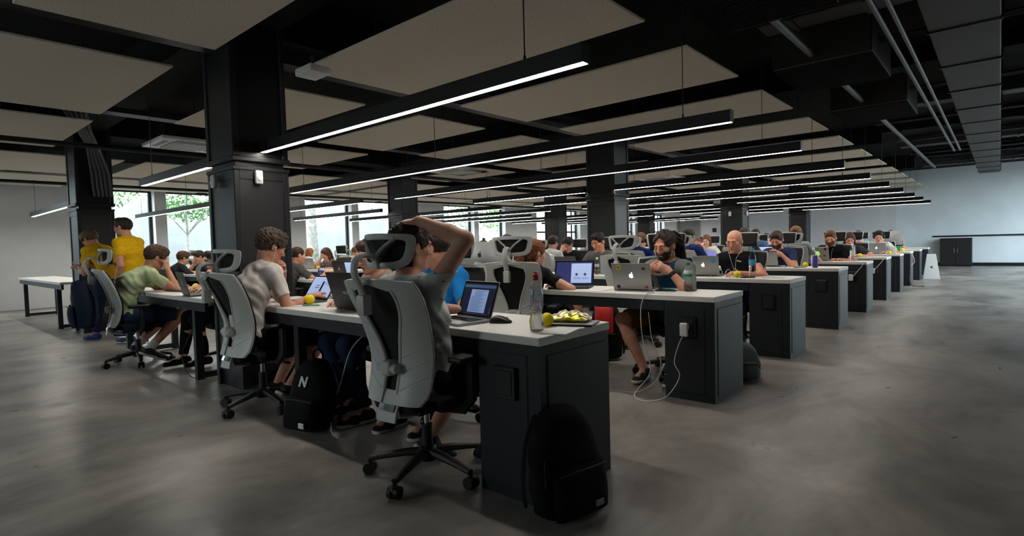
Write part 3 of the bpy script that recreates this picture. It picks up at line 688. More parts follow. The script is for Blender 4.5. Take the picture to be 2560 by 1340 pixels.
def rotm(yaw=0, pitch=0, roll=0):
    # columns: right, forward, up; yaw to the left, pitch down, roll to the right shoulder (degrees)
    y, p, r = [math.radians(a) for a in (yaw, -pitch, roll)]
    Rz = np.array([[math.cos(y), -math.sin(y), 0], [math.sin(y), math.cos(y), 0], [0, 0, 1]])
    Rx = np.array([[1, 0, 0], [0, math.cos(p), -math.sin(p)], [0, math.sin(p), math.cos(p)]])
    Ry = np.array([[math.cos(r), 0, math.sin(r)], [0, 1, 0], [-math.sin(r), 0, math.cos(r)]])
    return Rz @ Rx @ Ry
SKIN = {}
def skin(c):
    if c not in SKIN:
        c0 = c; m_ = sum(c) / 3; c = tuple(min(250, int(v * .93 + m_ * .07 + 10)) for v in c); c_ = c0
        SKIN[c_] = mat('skin_%d' % len(SKIN), rgb(*c), .5, spec=.35, col2=rgb(min(255, c[0] + 4), int(c[1] * .90), int(c[2] * .86)), vscale=14, detail=2, bump=.05, bscale=300)
        return SKIN[c_]
    return SKIN[c]
HAIRM = {}
def hairm(c):
    if c not in HAIRM: HAIRM[c] = mat('hair_%d' % len(HAIRM), rgb(*c), .55, spec=.3, var=.45, vscale=70, stretch=(1, .35, .35), bump=.9, bscale=160)
    return HAIRM[c]
CLM = {}
def cloth(c, **kw):
    key = (c, tuple(sorted(kw.items())))
    if key not in CLM: CLM[key] = mat('cloth_%d' % len(CLM), rgb(*c), kw.pop('rough', .85), spec=.15, **{**dict(var=.05, vscale=30, bump=.08, bscale=500), **kw})
    return CLM[key]
M_eye = mat('eye_white', rgb(205, 198, 190), .25); M_iris = mat('eye_iris', rgb(38, 28, 22), .2); M_lip = mat('lip', rgb(150, 92, 82), .5)
M_bud = mat('earphone_white', rgb(235, 235, 232), .35); M_phone = mat('headphone_black', rgb(14, 14, 15), .4)
M_sole = mat('shoe_sole', rgb(205, 203, 196), .7)

def head_prims(F, c, R, s=1.0, fine=True):
    q = lambda x, y, z: c + R @ (V(x, y, z) * s)
    F.ell(q(0, -.014, .030), V(.073, .094, .084) * s, R, .02)
    F.ell(q(0, .028, -.036), V(.058, .060, .074) * s, R, .03)
    F.rc(q(-.045, .0, -.062), q(-.010, .066, -.094), .022 * s, .017 * s, .02); F.rc(q(.045, .0, -.062), q(.010, .066, -.094), .022 * s, .017 * s, .02)
    F.ell(q(0, .078, -.096), V(.018, .014, .015) * s, R, .015)
    for x in (-1, 1):
        F.ell(q(x * .043, .058, -.016), V(.020, .020, .018) * s, R, .02)
        F.ell(q(x * .076, -.008, -.004), V(.010, .018, .030) * s, R @ rotm(x * 14, 0, 0), .006)
        if fine: F.ell(q(x * .086, -.004, .002), V(.006, .010, .018) * s, R, .006, op=1)
    F.rc(q(-.034, .079, .022), q(.034, .079, .022), .012 * s, .012 * s, .012)
    if fine:
        for x in (-1, 1): F.ell(q(x * .031, .096, .004), V(.017, .014, .011) * s, R, .010, op=1); F.ell(q(x * .031, .074, .003), V(.014, .0135, .012) * s, R, .005)
    F.rc(q(0, .086, .012), q(0, .108, -.026), .008 * s, .0115 * s, .010)
    for x in (-1, 1): F.ell(q(x * .011, .097, -.030), V(.009, .010, .008) * s, R, .006)
    F.rc(q(-.017, .084, -.058), q(.017, .084, -.058), .007 * s, .007 * s, .007); F.rc(q(-.014, .083, -.069), q(.014, .083, -.069), .008 * s, .008 * s, .006)
def face_parts(root, c, R, s, hair, lips=True, brows=True):
    M = Matrix(((*R[0], c[0]), (*R[1], c[1]), (*R[2], c[2]), (0, 0, 0, 1)))
    for x in (-1, 1):
        e = MB().sphere((x * .031 * s, .0775 * s, .003 * s), .0115 * s, 12, 8); e.xf(M); eo = e.build('eye', M_eye, root, smooth=True)
        i = MB().sphere((x * .0305 * s, .0866 * s, -.0008 * s), (.0052 * s, .0026 * s, .0052 * s), 10, 6); i.xf(M); i.build('iris', M_iris, eo, smooth=True)
        l = MB().grid(lambda u, v: ((x * .031 + (u - .5) * .027) * s, (.0775 + .0128 * math.cos((u - .5) * 2.2) * math.cos((v - .25) * 1.3)) * s, (.0010 + .0115 * v) * s), 9, 5); l.xf(M); l.build('eyelid', MATS[root['_skin']], eo, smooth=True, solid=.001)
        if brows:
            b = MB().tube([((x * (.014 + .010 * t)) * s, (.0945 - .0022 * t * t) * s, (.0225 + .003 * math.sin(t * 1.2)) * s) for t in (0, 1, 2, 3.2)], [.0026 * s, .0038 * s, .0034 * s, .0016 * s], 6); b.xf(M); b.build('eyebrow', hair, root, smooth=True)
    if lips:
        b = MB().sphere((0, .0895 * s, -.0595 * s), (.020 * s, .0042 * s, .0036 * s), 12, 6).sphere((0, .0895 * s, -.0675 * s), (.017 * s, .0044 * s, .0042 * s), 12, 6); b.xf(M); b.build('lips', M_lip, root, smooth=True)
def hand_prims(F, w, d, n, side, curl=.5, s=1.0, spread=.25, thick=1.0, thumb=None):
    # w wrist, d towards the fingers, n towards the palm, side = +1 when the thumb lies along d x n
    d = unit(d); n = unit(n - d * (V(*n) @ d)); l = np.cross(d, n) * side
    F.rc(w + d * .012 * s, w + d * .078 * s, .016 * s * thick, .0155 * s * thick, .012, lat=l, sl=2.35)
    for i, (o, ln) in enumerate(((.031, .92), (.0105, 1.0), (-.0105, .95), (-.031, .76))):
        p = w + d * (.090 - .004 * abs(i - 1)) * s + l * o * s; a = l * (o * spread / .03); cd = unit(d + a); r = .0088 * s * thick; ang = 0
        for seg, (L, be) in enumerate(((.044, 52), (.028, 62), (.022, 40))):
            ang += math.radians(be * curl * (1 + .10 * i)); v = cd * math.cos(ang) + n * math.sin(ang); p2 = p + v * L * ln * s
            F.rc(p, p2, r, r * .90, .005); p = p2; r *= .90
    b = w + d * .025 * s + l * .026 * s; t1 = thumb if thumb is not None else unit(d * .62 + l * .62 + n * .45)
    F.rc(b, b + t1 * .040 * s, .0125 * s * thick, .0108 * s * thick, .012); t2 = unit(t1 + d * .35 + n * .25 * curl); F.rc(b + t1 * .040 * s, b + t1 * .040 * s + t2 * .030 * s, .0105 * s * thick, .0085 * s * thick, .004)

def person(label, x, y, rz, vox=.008, s=1.0, pel=(0, -.06, .53), neck=(0, .02, 1.0), head=(0, .05, .135), hrot=(0, 15, 0), twist=0, slouch=.05,
           R=((.26, .12, .78), (.12, .36, .77)), L=((-.26, .12, .78), (-.12, .36, .77)), handR=None, handL=None, curl=(.45, .45),
           knees=None, ankles=None, toes=((.0, 1, 0), (.0, 1, 0)), skinc=(202, 158, 134), hair='short', hairc=(58, 42, 32), beard=None, shirt=(70, 70, 72), shirtm=None, sleeve=.55,
           pants='shorts', pantsc=(30, 30, 33), shoec=(30, 30, 32), legs=True, face=True, female=False, extras=None, group=None, sw=.165, socks=None, collar=None, chin_up=0, hem=0.0, cat='person', shouldrop=0.0):
    o = empty('person', (x, y, 0), math.radians(rz)); tag(o, label, cat, group)
    sk = skin(skinc); o['_skin'] = sk.name; hm = hairm(hairc); near = vox <= .0085
    pel = V(*pel); neck = V(*neck); Rt = rotm(twist); lat = Rt @ V(1, 0, 0)
    up = unit(neck - pel); fw = np.cross(up, lat); fw = unit(fw)              # forward of the chest
    def sp(t): return pel + (neck - pel) * t - fw * slouch * math.sin(PI * min(1, t * 1.05))
    shR = neck + lat * sw - up * (.055 + shouldrop) - fw * .0; shL = neck - lat * sw - up * (.055 + shouldrop)
    UA, FA = .285 * s, .255 * s
    def arm(sh, A):
        e = sh + unit(V(*A[0]) - sh) * UA; w = e + unit(V(*A[1]) - e) * FA; return e, w
    eR, wR = arm(shR, R); eL, wL = arm(shL, L)
    hR = pel + V(.09, .02, -.02); hL = pel + V(-.09, .02, -.02)
    kn = knees or ((.16, .38, .50), (-.16, .38, .50)); kR, kL = V(*kn[0]), V(*kn[1])
    an = ankles or ((.15, .32, .085), (-.15, .32, .085)); aR, aL = V(*an[0]), V(*an[1])
    hc = neck + V(*head) * 1.0; HR = rotm(*hrot); hs = s
    # ---- body
    F = Field(vox)
    def torso(F, g, k=.04):
        F.rc(pel + V(0, 0, .0), sp(.28), .098 + g, .088 + g, k, lat=lat, sl=1.52 if not female else 1.6)
        F.rc(sp(.25), sp(.62), .088 + g, .104 + g, k, lat=lat, sl=1.42 if not female else 1.3)
        F.rc(sp(.60), sp(.84), .104 + g, .085 + g, k, lat=lat, sl=1.50 if not female else 1.38)
        F.rc(shR * .93 + shL * .07, shL * .93 + shR * .07, .050 + g, None, k)
        if female: 
            for q in (-1, 1): F.ell(sp(.66) + lat * q * .07 + fw * .085, (.055 + g, .05 + g, .055 + g), None, .04)
    torso(F, -.008)
    F.rc(sp(.95), hc + HR @ V(0, -.022, -.05), .056 * s, .054 * s, .03)
    F.rc(sp(.93) , shR, .045, .045, .05); F.rc(sp(.93), shL, .045, .045, .05)
    head_prims(F, hc, HR, hs, near)
    for sh, e, w in ((shR, eR, wR), (shL, eL, wL)):
        F.rc(sh, e, .048 * s, .039 * s, .03); F.rc(e, e + (w - e) * .35, .039 * s, .040 * s, .015); F.rc(e + (w - e) * .35, w, .040 * s, .0245 * s, .015, )
    th = 1.0 if vox <= .0075 else 1.15
    for (w, e, hnd, side, cu) in ((wR, eR, handR, 1, curl[0]), (wL, eL, handL, -1, curl[1])):
        fd = unit(w - e)
        if hnd is None: dd, nn = unit(fd + V(0, .3, -.05)), V(0, 0, -1)
        else: dd, nn = V(*hnd[0]), V(*hnd[1])
        tsd = -side if hnd is None or len(hnd) < 3 else hnd[2]
        hand_prims(F, w, dd, nn, tsd, cu, s, .25, th)
    if legs:
        for h_, k_, a_, td in ((hR, kR, aR, toes[0]), (hL, kL, aL, toes[1])):
            F.rc(h_, k_, .078 * s, .052 * s, .03); F.rc(k_, k_ + (a_ - k_) * .35, .050 * s, .054 * s, .02); F.rc(k_ + (a_ - k_) * .35, a_, .054 * s, .034 * s, .02)
            t_ = unit(V(*td)); F.rc(a_ + V(0, 0, -.03), a_ + t_ * .14 + V(0, 0, -.05), .034 * s, .026 * s, .02)
    F.build('body', sk, o)
    # ---- shirt
    if shirt is not None:
        C = Field(max(vox, .0065)); torso(C, .010, .045); C.rc(sp(.97), sp(.99), .064, .062, .03); C.rc(sp(.93), shR, .055, .058, .05); C.rc(sp(.93), shL, .055, .058, .05)
        if sleeve > 0:
            for sh, e, w in ((shR, eR, wR), (shL, eL, wL)):
                if sleeve <= 1: C.rc(sh, sh + (e - sh) * sleeve, .056 * s, (.058 - .008 * sleeve) * s, .014, clipb=True)
                else:
                    C.rc(sh, e, .060 * s, .050 * s, .03); C.rc(e, e + (w - e) * min(1, (sleeve - 1)), .050 * s, .036 * s, .02, clipb=True)
        else:
            pass
        if pel[2] < .8: C.rc(pel + V(0, .02, -.03 - hem), pel + V(0, .09, .0), .105, .085, .04, lat=lat, sl=1.5)
        else: C.rc(pel + V(0, 0, .02), pel + V(0, 0, -.06 - hem), .108, .108, .03, lat=lat, sl=1.45)
        C.noise = (.0042 if near else .003, 44, sum(map(ord, label)) % 7)
        C.plane(pel + V(0, 0, -.055 - hem), (0, -.15, -1))
        if collar is None: C.plane(sp(1.0) + up * .022, up * 1.0 + fw * .22)
        else: C.plane(sp(1.0) + up * .05, up * 1.0 + fw * .35)
        C.build('shirt', shirtm or cloth(shirt), o)
    # ---- legwear
    if legs:
        Pn = Field(max(vox, .008)); Pn.rc(pel + V(0, 0, -.02), pel + V(0, .01, .07), .108, .094, .03, lat=lat, sl=1.45)
        for h_, k_, a_ in ((hR, kR, aR), (hL, kL, aL)):
            if pants == 'shorts': Pn.rc(h_, h_ + (k_ - h_) * .88, .094 * s, .080 * s, .03, clipb=True)
            else: Pn.rc(h_, k_, .092 * s, .068 * s, .03); Pn.rc(k_, k_ + (a_ - k_) * .96, .067 * s, (.050 if pants != 'slim' else .044) * s, .02, clipb=True)
        Pn.noise = (.004, 26, 1.3); Pn.build('shorts' if pants == 'shorts' else 'trousers', cloth(pantsc), o)
        for a_, td in ((aR, toes[0]), (aL, toes[1])):
            t_ = unit(V(*td)); S_ = Field(max(.006, vox)); l_ = unit(np.cross(t_, V(0, 0, 1))); zf = a_[2] - .082
            b0 = a_ + V(0, 0, -.045) - t_ * .03; S_.rc(b0, a_ + t_ * .10 + V(0, 0, -.055), .043, .034, .02, lat=l_, sl=1.0); S_.rc(a_ + t_ * .08 + V(0, 0, -.058), a_ + t_ * .165 + V(0, 0, -.062), .036, .026, .02, lat=l_, sl=1.3); S_.rc(a_ - t_ * .01, a_ + V(0, 0, -.03) , .042, .044, .02, clipa=True)
            nrm = unit(np.cross(l_, t_)); nrm = nrm if nrm[2] > 0 else -nrm
            S_.plane(a_ - nrm * .080, -nrm); sh_ = S_.build('shoe', cloth(shoec, rough=.6), o)
            if near and sh_:
                B = Field(.006); B.rc(a_ - t_ * .035 - nrm * .074, a_ + t_ * .16 - nrm * .074, .040, .036, .01, lat=l_, sl=1.12); B.plane(a_ - nrm * .084, -nrm); B.plane(a_ - nrm * .062, nrm); B.build('sole', M_sole, sh_)
            if socks:
                k_ = kR if a_ is aR else kL; K = Field(.006); ax_ = unit(k_ - a_); K.rc(a_ - ax_ * .02, a_ + ax_ * .085, .041, .043, .01, clipb=True); K.build('sock', cloth(socks), o)
    # ---- hair
    q = lambda a, b, c: hc + HR @ (V(a, b, c) * hs)
    if hair and hair != 'bald':
        H = Field(min(.0055, vox) if near else .009)
        vol = {'short': .010, 'buzz': .003, 'mop': .020, 'long': .012, 'pony': .010, 'bun': .005, 'dreads': .012, 'crop': .006, 'cap': .008}[hair]
        H.ell(q(0, -.016, .034), V(.076 + vol, .096 + vol * .9, .085 + vol) * hs, HR, .01)
        if hair in ('mop', 'short', 'crop'): H.ell(q(0, .045, .092), V(.058, .045, .030 + vol * .6) * hs, HR, .025)
        if hair in ('long', 'pony'):
            H.ell(q(0, -.03, -.03), V(.078, .072, .085) * hs, HR, .03)
        H.ell(q(0, .096, -.050), V(.082, .075, .100) * hs, HR, .012, op=1)            # the face
        H.ell(q(0, .108, .018 if hair != 'dreads' else .032), V(.062, .050 if hair != 'dreads' else .058, .052 if hair != 'dreads' else .066) * hs, HR, .012, op=1)
        for sx in (-1, 1): H.ell(q(sx * .085, .0, -.018), V(.030, .034, .040) * hs, HR, .010, op=1)
        if hair in ('short', 'buzz', 'mop', 'crop', 'bun'): H.plane(q(0, -.06, -.052), HR @ V(0, .55, -1))
        if hair == 'dreads': H.plane(q(0, 0, -.07), HR @ V(0, .3, -1))
        H.noise = ({'buzz': .001, 'mop': .0048, 'short': .0034, 'dreads': .006}.get(hair, .003), 150 if hair != 'dreads' else 100, 2.0)
        ho = H.build('hair', hm, o)
        if hair == 'long':
            T = Field(.008)
            for sx in (-1, 1): T.rc(q(sx * .066, -.005, .03), q(sx * .080, .0, -.09), .026, .026, .02); T.rc(q(sx * .080, .0, -.09), q(sx * .085, .03, -.20), .026, .014, .02)
            T.rc(q(0, -.06, .0), q(0, -.075, -.17), .06, .035, .03, lat=HR @ V(1, 0, 0), sl=1.5); T.noise = (.005, 90, 1); T.build('hair_length', hm, o)
        if hair == 'pony':
            T = Field(.007); T.rc(q(0, -.085, .035), q(0, -.125, .02), .032, .036, .02); T.rc(q(0, -.125, .02), q(.0, -.135, -.10), .036, .033, .02); T.rc(q(0, -.135, -.10), q(0, -.115, -.20), .033, .015, .02); T.noise = (.006, 100, 1); T.build('ponytail', hm, o)
        if hair == 'bun':
            T = Field(.007); T.ell(q(0, -.07, .118), (.026, .026, .028)); T.noise = (.003, 120, 1); T.build('bun', hm, o)
        if hair == 'dreads':
            rr = random.Random(4); T = MB()
            for i in range(30):
                a = rr.uniform(-1.35, 1.35); z0 = rr.uniform(-.01, .10); p0 = q(math.sin(a) * .075, -.055 - .04 * math.cos(a), z0); e = rr.uniform(.12, .24)
                p1 = q(math.sin(a) * .105, -.10 - .05 * math.cos(a), z0 - .05); p2 = q(math.sin(a) * .10, -.105 - .05 * math.cos(a), z0 - .05 - e * .5); p3 = q(math.sin(a) * .085 + rr.uniform(-.02, .02), -.095 - .045 * math.cos(a), z0 - .05 - e)
                T.tube([p0, p1, p2, p3], [.010, .0115, .0105, .006], 7)
            T.build('dreadlocks', hm, o, smooth=True)
    if beard:
        B = Field(min(.006, vox) if near else .009); t = beard if isinstance(beard, float) else .008
        B.ell(q(0, .030, -.046), V(.062 + t, .062 + t, .070 + t) * hs, HR, .02); B.ell(q(0, .074, -.092), V(.026 + t, .02 + t, .022 + t) * hs, HR, .02)
        B.plane(q(0, 0, -.030), HR @ V(0, -.35, 1)); B.plane(q(0, .0, 0), HR @ V(0, -1, -.25)); B.ell(q(0, .10, -.064), V(.013, .018, .0055) * hs, HR, .004, op=1); B.ell(q(0, .095, -.012), V(.040, .045, .036) * hs, HR, .008, op=1)
        B.noise = (.002, 150, 1); B.build('beard', hm, o)
    if face: face_parts(o, hc, HR, hs, hm, lips=not beard)
    o['_skin'] = ''
    del o['_skin']
    J = dict(o=o, hc=hc, HR=HR, s=hs, shR=shR, shL=shL, eR=eR, wR=wR, eL=eL, wL=wL, neck=neck, sp=sp, fw=fw, lat=lat, up=up, q=q, pel=pel)
    if extras: extras(J)
    return J
def headphones(J):
    q = J['q']; o = J['o']; b = MB()
    b.tube([q(math.sin(a) * .094, -.012, .03 + math.cos(a) * .096) for a in np.linspace(-1.75, 1.75, 15)], .007, 8, flat=1.6)
    for sx in (-1, 1): b.sphere(q(sx * .088, -.008, -.002), (.022, .034, .036), 12, 8)
    b.build('headphones', M_phone, o, smooth=True)
def earphones(J, sides=(1, -1), end=None):
    q = J['q']; o = J['o']; b = MB(); e = J['sp'](.55) + J['fw'] * .13 if end is None else V(*end)
    for sx in sides:
        p = q(sx * .086, .004, -.010); b.sphere(p, .008, 8, 6); m = J['sp'](.93) + J['fw'] * .10 + J['lat'] * sx * .03
        b.tube([p, q(sx * .084, .012, -.05), q(sx * .070, .02, -.10), m, e], .0022, 5)
    b.build('earphones', M_bud, o, smooth=True)
def band(J, w='wR', e='eR', t=.06, m=None, name='wristband', r=.031, h=.012):
    a = J[w]; d = unit(J[e] - J[w]); p = a + d * t
    MB().tube([p - d * h, p, p + d * h], [r, r * 1.05, r], 14).build(name, m, J['o'], smooth=True)
# ---- patterned cloths
def plaid(name, c1, c2, c3, sc=22):
    m = mat(name, rgb(*c1), .9, spec=.1); nt = m.node_tree; n = nt.nodes; l = nt.links; tc = n.new('ShaderNodeTexCoord'); last = None
    for i, ax in enumerate('XZ'):
        w = n.new('ShaderNodeTexWave'); w.wave_type = 'BANDS'; w.bands_direction = ax; w.inputs['Scale'].default_value = sc / 6.28 * (1 if i else 1); l.new(tc.outputs['Object'], w.inputs['Vector'])
        r = n.new('ShaderNodeMapRange'); r.inputs[1].default_value = .45; r.inputs[2].default_value = .55; l.new(w.outputs['Fac'], r.inputs[0])
        x = n.new('ShaderNodeMix'); x.data_type = 'RGBA'; x.blend_type = 'MIX' if i == 0 else 'MULTIPLY'; l.new(r.outputs[0], x.inputs[0])
        if last is None: x.inputs[6].default_value = rgb(*c1); x.inputs[7].default_value = rgb(*c2)
        else: l.new(last, x.inputs[6]); x.inputs[7].default_value = rgb(*c3)
        last = x.outputs[2]
    l.new(last, n['Principled BSDF'].inputs['Base Color']); return m
def spotted(name, c1, c2, sc=16, th=.13):
    m = mat(name, rgb(*c1), .9, spec=.1); nt = m.node_tree; n = nt.nodes; l = nt.links; tc = n.new('ShaderNodeTexCoord')
    mp = n.new('ShaderNodeMapping'); mp.inputs['Scale'].default_value = (1, 1.2, 2.2); l.new(tc.outputs['Object'], mp.inputs[0])
    v = n.new('ShaderNodeTexVoronoi'); v.inputs['Scale'].default_value = sc; l.new(mp.outputs[0], v.inputs['Vector']); r = n.new('ShaderNodeMapRange'); r.inputs[1].default_value = th; r.inputs[2].default_value = th + .05
    l.new(v.outputs['Distance'], r.inputs[0]); x = n.new('ShaderNodeMix'); x.data_type = 'RGBA'; x.inputs[6].default_value = rgb(*c2); x.inputs[7].default_value = rgb(*c1); l.new(r.outputs[0], x.inputs[0])
    l.new(x.outputs[2], n['Principled BSDF'].inputs['Base Color']); return m
def open_shirt(name, outer, inner, w=.085):
    m = mat(name, rgb(*outer), .9, spec=.1); nt = m.node_tree; n = nt.nodes; l = nt.links; tc = n.new('ShaderNodeTexCoord'); s = n.new('ShaderNodeSeparateXYZ'); l.new(tc.outputs['Object'], s.inputs[0])
    a = n.new('ShaderNodeMath'); a.operation = 'ABSOLUTE'; l.new(s.outputs[0], a.inputs[0]); b = n.new('ShaderNodeMath'); b.operation = 'LESS_THAN'; b.inputs[1].default_value = w; l.new(a.outputs[0], b.inputs[0])
    c = n.new('ShaderNodeMath'); c.operation = 'GREATER_THAN'; c.inputs[1].default_value = .05; l.new(s.outputs[1], c.inputs[0]); d = n.new('ShaderNodeMath'); d.operation = 'MULTIPLY'; l.new(b.outputs[0], d.inputs[0]); l.new(c.outputs[0], d.inputs[1])
    x = n.new('ShaderNodeMix'); x.data_type = 'RGBA'; x.inputs[6].default_value = rgb(*outer); x.inputs[7].default_value = rgb(*inner); l.new(d.outputs[0], x.inputs[0]); l.new(x.outputs[2], n['Principled BSDF'].inputs['Base Color']); return m
P_spot = spotted('spotted_grey_shirt', (186, 189, 187), (104, 108, 128)); P_pat = spotted('patterned_white_shirt', (222, 222, 220), (70, 74, 80), 26, .22)
P_dark = plaid('dark_plaid_shirt', (70, 72, 78), (38, 40, 48), (120, 120, 126), 130); P_blue = plaid('blue_plaid_shirt', (46, 70, 130), (28, 42, 88), (96, 120, 180), 120); P_open = open_shirt('open_grey_shirt', (126, 130, 126), (52, 82, 112))

# ---- poses (local: x to the sitter's right, y forward, z up)
TYPE = dict(R=((.27, .10, .80), (.10, .34, .785)), L=((-.27, .10, .80), (-.10, .34, .785)))
def chin(nz, ny):       # right elbow on the desk, right hand at the face
    return dict(R=((.17, ny + .14, .77), (.075, ny + .13, nz - .02)), handR=((-.30, .05, .95), (-.5, -.8, 0)), curl=(.75, .4), L=((-.27, .10, .79), (-.02, .32, .78)))
def chinL(nz, ny):
    return dict(L=((-.17, ny + .14, .77), (-.075, ny + .13, nz - .02)), handL=((.30, .05, .95), (.5, -.8, 0)), curl=(.4, .75), R=((.27, .10, .79), (.02, .32, .78)))
def cover(nz, ny):      # hand laid over the eyes
    return dict(R=((.15, ny + .16, .78), (.06, ny + .165, nz + .01)), handR=((-.25, -.1, .96), (-.1, -1, 0)), curl=(.25, .4), L=((-.27, .10, .79), (-.02, .32, .78)))
def clasp(nz, ny):      # elbows on the desk, hands folded before the mouth
    return dict(R=((.23, ny + .10, .775), (.055, ny + .17, nz - .02)), L=((-.23, ny + .10, .775), (-.055, ny + .17, nz - .02)), handR=((-.85, .25, .42), (-.2, -1, -.1)), handL=((.85, .2, .38), (.2, -1, -.1)), curl=(.85, .75))
PEOPLE = {}
def sit(key, label, px, py, k, side, lean=.09, turn=0, pose=None, chairlab=None, dx=0.0, hy=0.0, **kw):
    hubY = (YK[k] - .03 if side < 0 else YK[k] + DD + .04) + hy
    W = onY(px, py, hubY + (lean + .05) * (-side)); hx = W.x + dx * side
    nz = min(max(W.z - .13, .90), 1.06)
    p = dict(TYPE) if pose is None else pose(nz, lean)
    p.update(kw)
    J = person(label, hx, hubY, (0 if side < 0 else 180) + turn, neck=(dx, lean, nz), **p)
    if chairlab: chair(hx, hubY, (0 if side < 0 else 180) + turn, chairlab)
    PEOPLE[key] = J; return J
NEAR, FAR = -1, 1
# ---- first row
PEOPLE['gray'] = person('man in a spotted grey T-shirt stretching, one hand on his head', -.665, .005, 0, vox=.006, neck=(-.02, -.150, .985), head=(.0, .03, .150), hrot=(-12, 2, 4), slouch=-.02, pel=(0, -.05, .52),
       R=((.289, -.055, 1.165), (.085, -.13, 1.25)), L=((-.30, .10, .80), (-.10, .33, .78)), handR=((-.85, -.12, -.06), (-.15, .10, -1)), curl=(.30, .4), hairc=(48, 36, 28), shirtm=P_spot, hair='short', sleeve=.62, pants='shorts', pantsc=(28, 32, 38), shoec=(34, 40, 54),
       knees=((.17, .36, .50), (-.15, .38, .50)), ankles=((.15, .20, .12), (-.12, .05, .14)), toes=((.15, 1, -.05), (0, .85, -.5)), skinc=(186, 142, 118))
chair(-.695, -.045, 5, 'white framed mesh chair under the man in the spotted grey shirt')
J = PEOPLE['white'] = person('man in a white T-shirt with white earphones at the near desk', -.0 - 2.584, 0, 0, vox=.006, neck=(0, .05, 1.03), head=(0, .055, .135), hrot=(-4, 24, 0), slouch=.06, pel=(0, -.09, .53),
       R=((.24, .08, .76), (.17, .31, .785)), L=((-.19, .22, .80), (-.03, .205, .985)), handL=((.55, -.25, .6), (.2, -1, .1)), curl=(.4, .95), shirt=(216, 208, 202), sleeve=.62, pantsc=(24, 24, 26), hairc=(66, 50, 38), hair='mop', skinc=(190, 142, 116),
       knees=((.18, .39, .49), (-.14, .40, .50)), ankles=((.16, .12, .15), (-.10, .16, .13)), toes=((0, .8, -.55), (0, .9, -.2)), shoec=(44, 42, 40), extras=lambda J: earphones(J, (1, -1), (.03, .16, .74)))
wch = chair(-2.584, .0, 2, 'white framed mesh chair under the man in the white T-shirt')
for c_ in wch.children:
    if c_.name.startswith('headrest'): c_.location.z -= .045
PEOPLE['green'] = person('man in a pale green T-shirt leaning his cheek on his hand', -5.28, -.06, 0, vox=.007, neck=(0, .135, .965), head=(.0, .07, .13), hrot=(-4, 28, 0), slouch=.10, pel=(0, -.10, .52),
       R=((.18, .32, .74), (.085, .275, .985)), L=((-.2, .25, .78), (.02, .36, .78)), handR=((-.2, -.1, .95), (-.8, -.6, 0)), curl=(.7, .4), shirt=(178, 190, 150), sleeve=.55, pantsc=(40, 52, 78), hairc=(72, 52, 36), hair='mop', skinc=(190, 140, 112),
       knees=((.17, .37, .49), (-.14, .38, .50)), ankles=((.16, .06, .17), (-.12, .02, .18)), toes=((0, .85, -.42), (0, .85, -.42)), shoec=(52, 50, 48), socks=(196, 194, 188))
chair(-5.28, -.06, -8, 'white framed mesh chair under the man in pale green')
sit('leggings', 'person in black leggings half hidden behind the big near column', 545, 660, 0, FAR, .06, chairlab='chair of the person in black leggings', vox=.009, shirt=(40, 38, 42), pants='slim', pantsc=(16, 16, 18), hairc=(40, 32, 30), face=False, knees=((.14, .36, .49), (-.12, .38, .49)), ankles=((.16, .42, .10), (-.06, .30, .10)), shoec=(16, 16, 18))
stand = dict(legs=True, pants='trousers', pantsc=(34, 40, 62), shoec=(44, 60, 104), skinc=(176, 128, 100))
PEOPLE['y1'] = person('man in a yellow T-shirt standing, arm hanging with a wristband', -6.74, .30, 126, vox=.008, pel=(0, 0, .88), neck=(0, .03, 1.335), head=(0, .06, .14), hrot=(4, 4, 0), slouch=.03, twist=0, L=((-.21, -.03, 1.02), (-.17, .08, .78)), R=((.21, .06, 1.03), (.15, .30, 1.02)),
       handL=((.1, .3, -1), (1, .1, 0)), knees=((.10, .10, .47), (-.09, -.02, .47)), ankles=((.10, .16, .09), (-.09, -.16, .11)), shirt=(214, 166, 20), sleeve=.6, hair='crop', hairc=(40, 30, 26), **{**stand, 'skinc': (182, 132, 104)})
band(PEOPLE['y1'], 'wL', 'eL', m=M_phone)
PEOPLE['y2'] = person('man in a yellow T-shirt bending over a phone, behind the other yellow shirt', onY(264, 600, .24).x, .24, 122, vox=.009, pel=(0, -.04, .86), neck=(0, .16, 1.24), head=(0, .085, .11), hrot=(0, 38, 0), slouch=.06, R=((.20, .14, .96), (.06, .38, 1.0)), L=((-.20, .14, .96), (-.06, .38, 1.0)),
       knees=((.10, -.02, .46), (-.09, .08, .46)), ankles=((.10, -.14, .10), (-.09, .14, .09)), shirt=(206, 160, 24), sleeve=.6, hair='mop', hairc=(90, 68, 48), **stand)
J = PEOPLE['y2']; pw = Matrix.Translation(J['o'].location) @ Matrix.Rotation(math.radians(122), 4, 'Z'); pc = pw @ Vector((J['wR'] + J['wL']) / 2 + V(0, .08, .02))
tag(MB().box(pc.x - .035, pc.x + .035, pc.y - .006, pc.y + .006, pc.z - .06, pc.z + .07, .004, 1).build('phone', M_phone), 'black phone held by the bending man in yellow', 'phone')
sit('blue', 'man in a bright blue T-shirt behind the grey-shirted man', 1080, 622, 0, FAR, .02, turn=6, hy=.03, vox=.007, hrot=(-62, 10, 0), shirt=(32, 128, 204), sleeve=.62, hairc=(40, 30, 26), hair='short', pants='trousers', pantsc=(34, 44, 62), skinc=(190, 140, 112),
    L=((-.24, .06, .80), (-.05, .28, .785)), knees=((.20, .36, .50), (-.12, .38, .50)), ankles=((.14, .30, .085), (-.14, .28, .085)), shoec=(36, 34, 36))
chair(-1.35, .71, 218, 'white framed mesh chair of the man in bright blue')
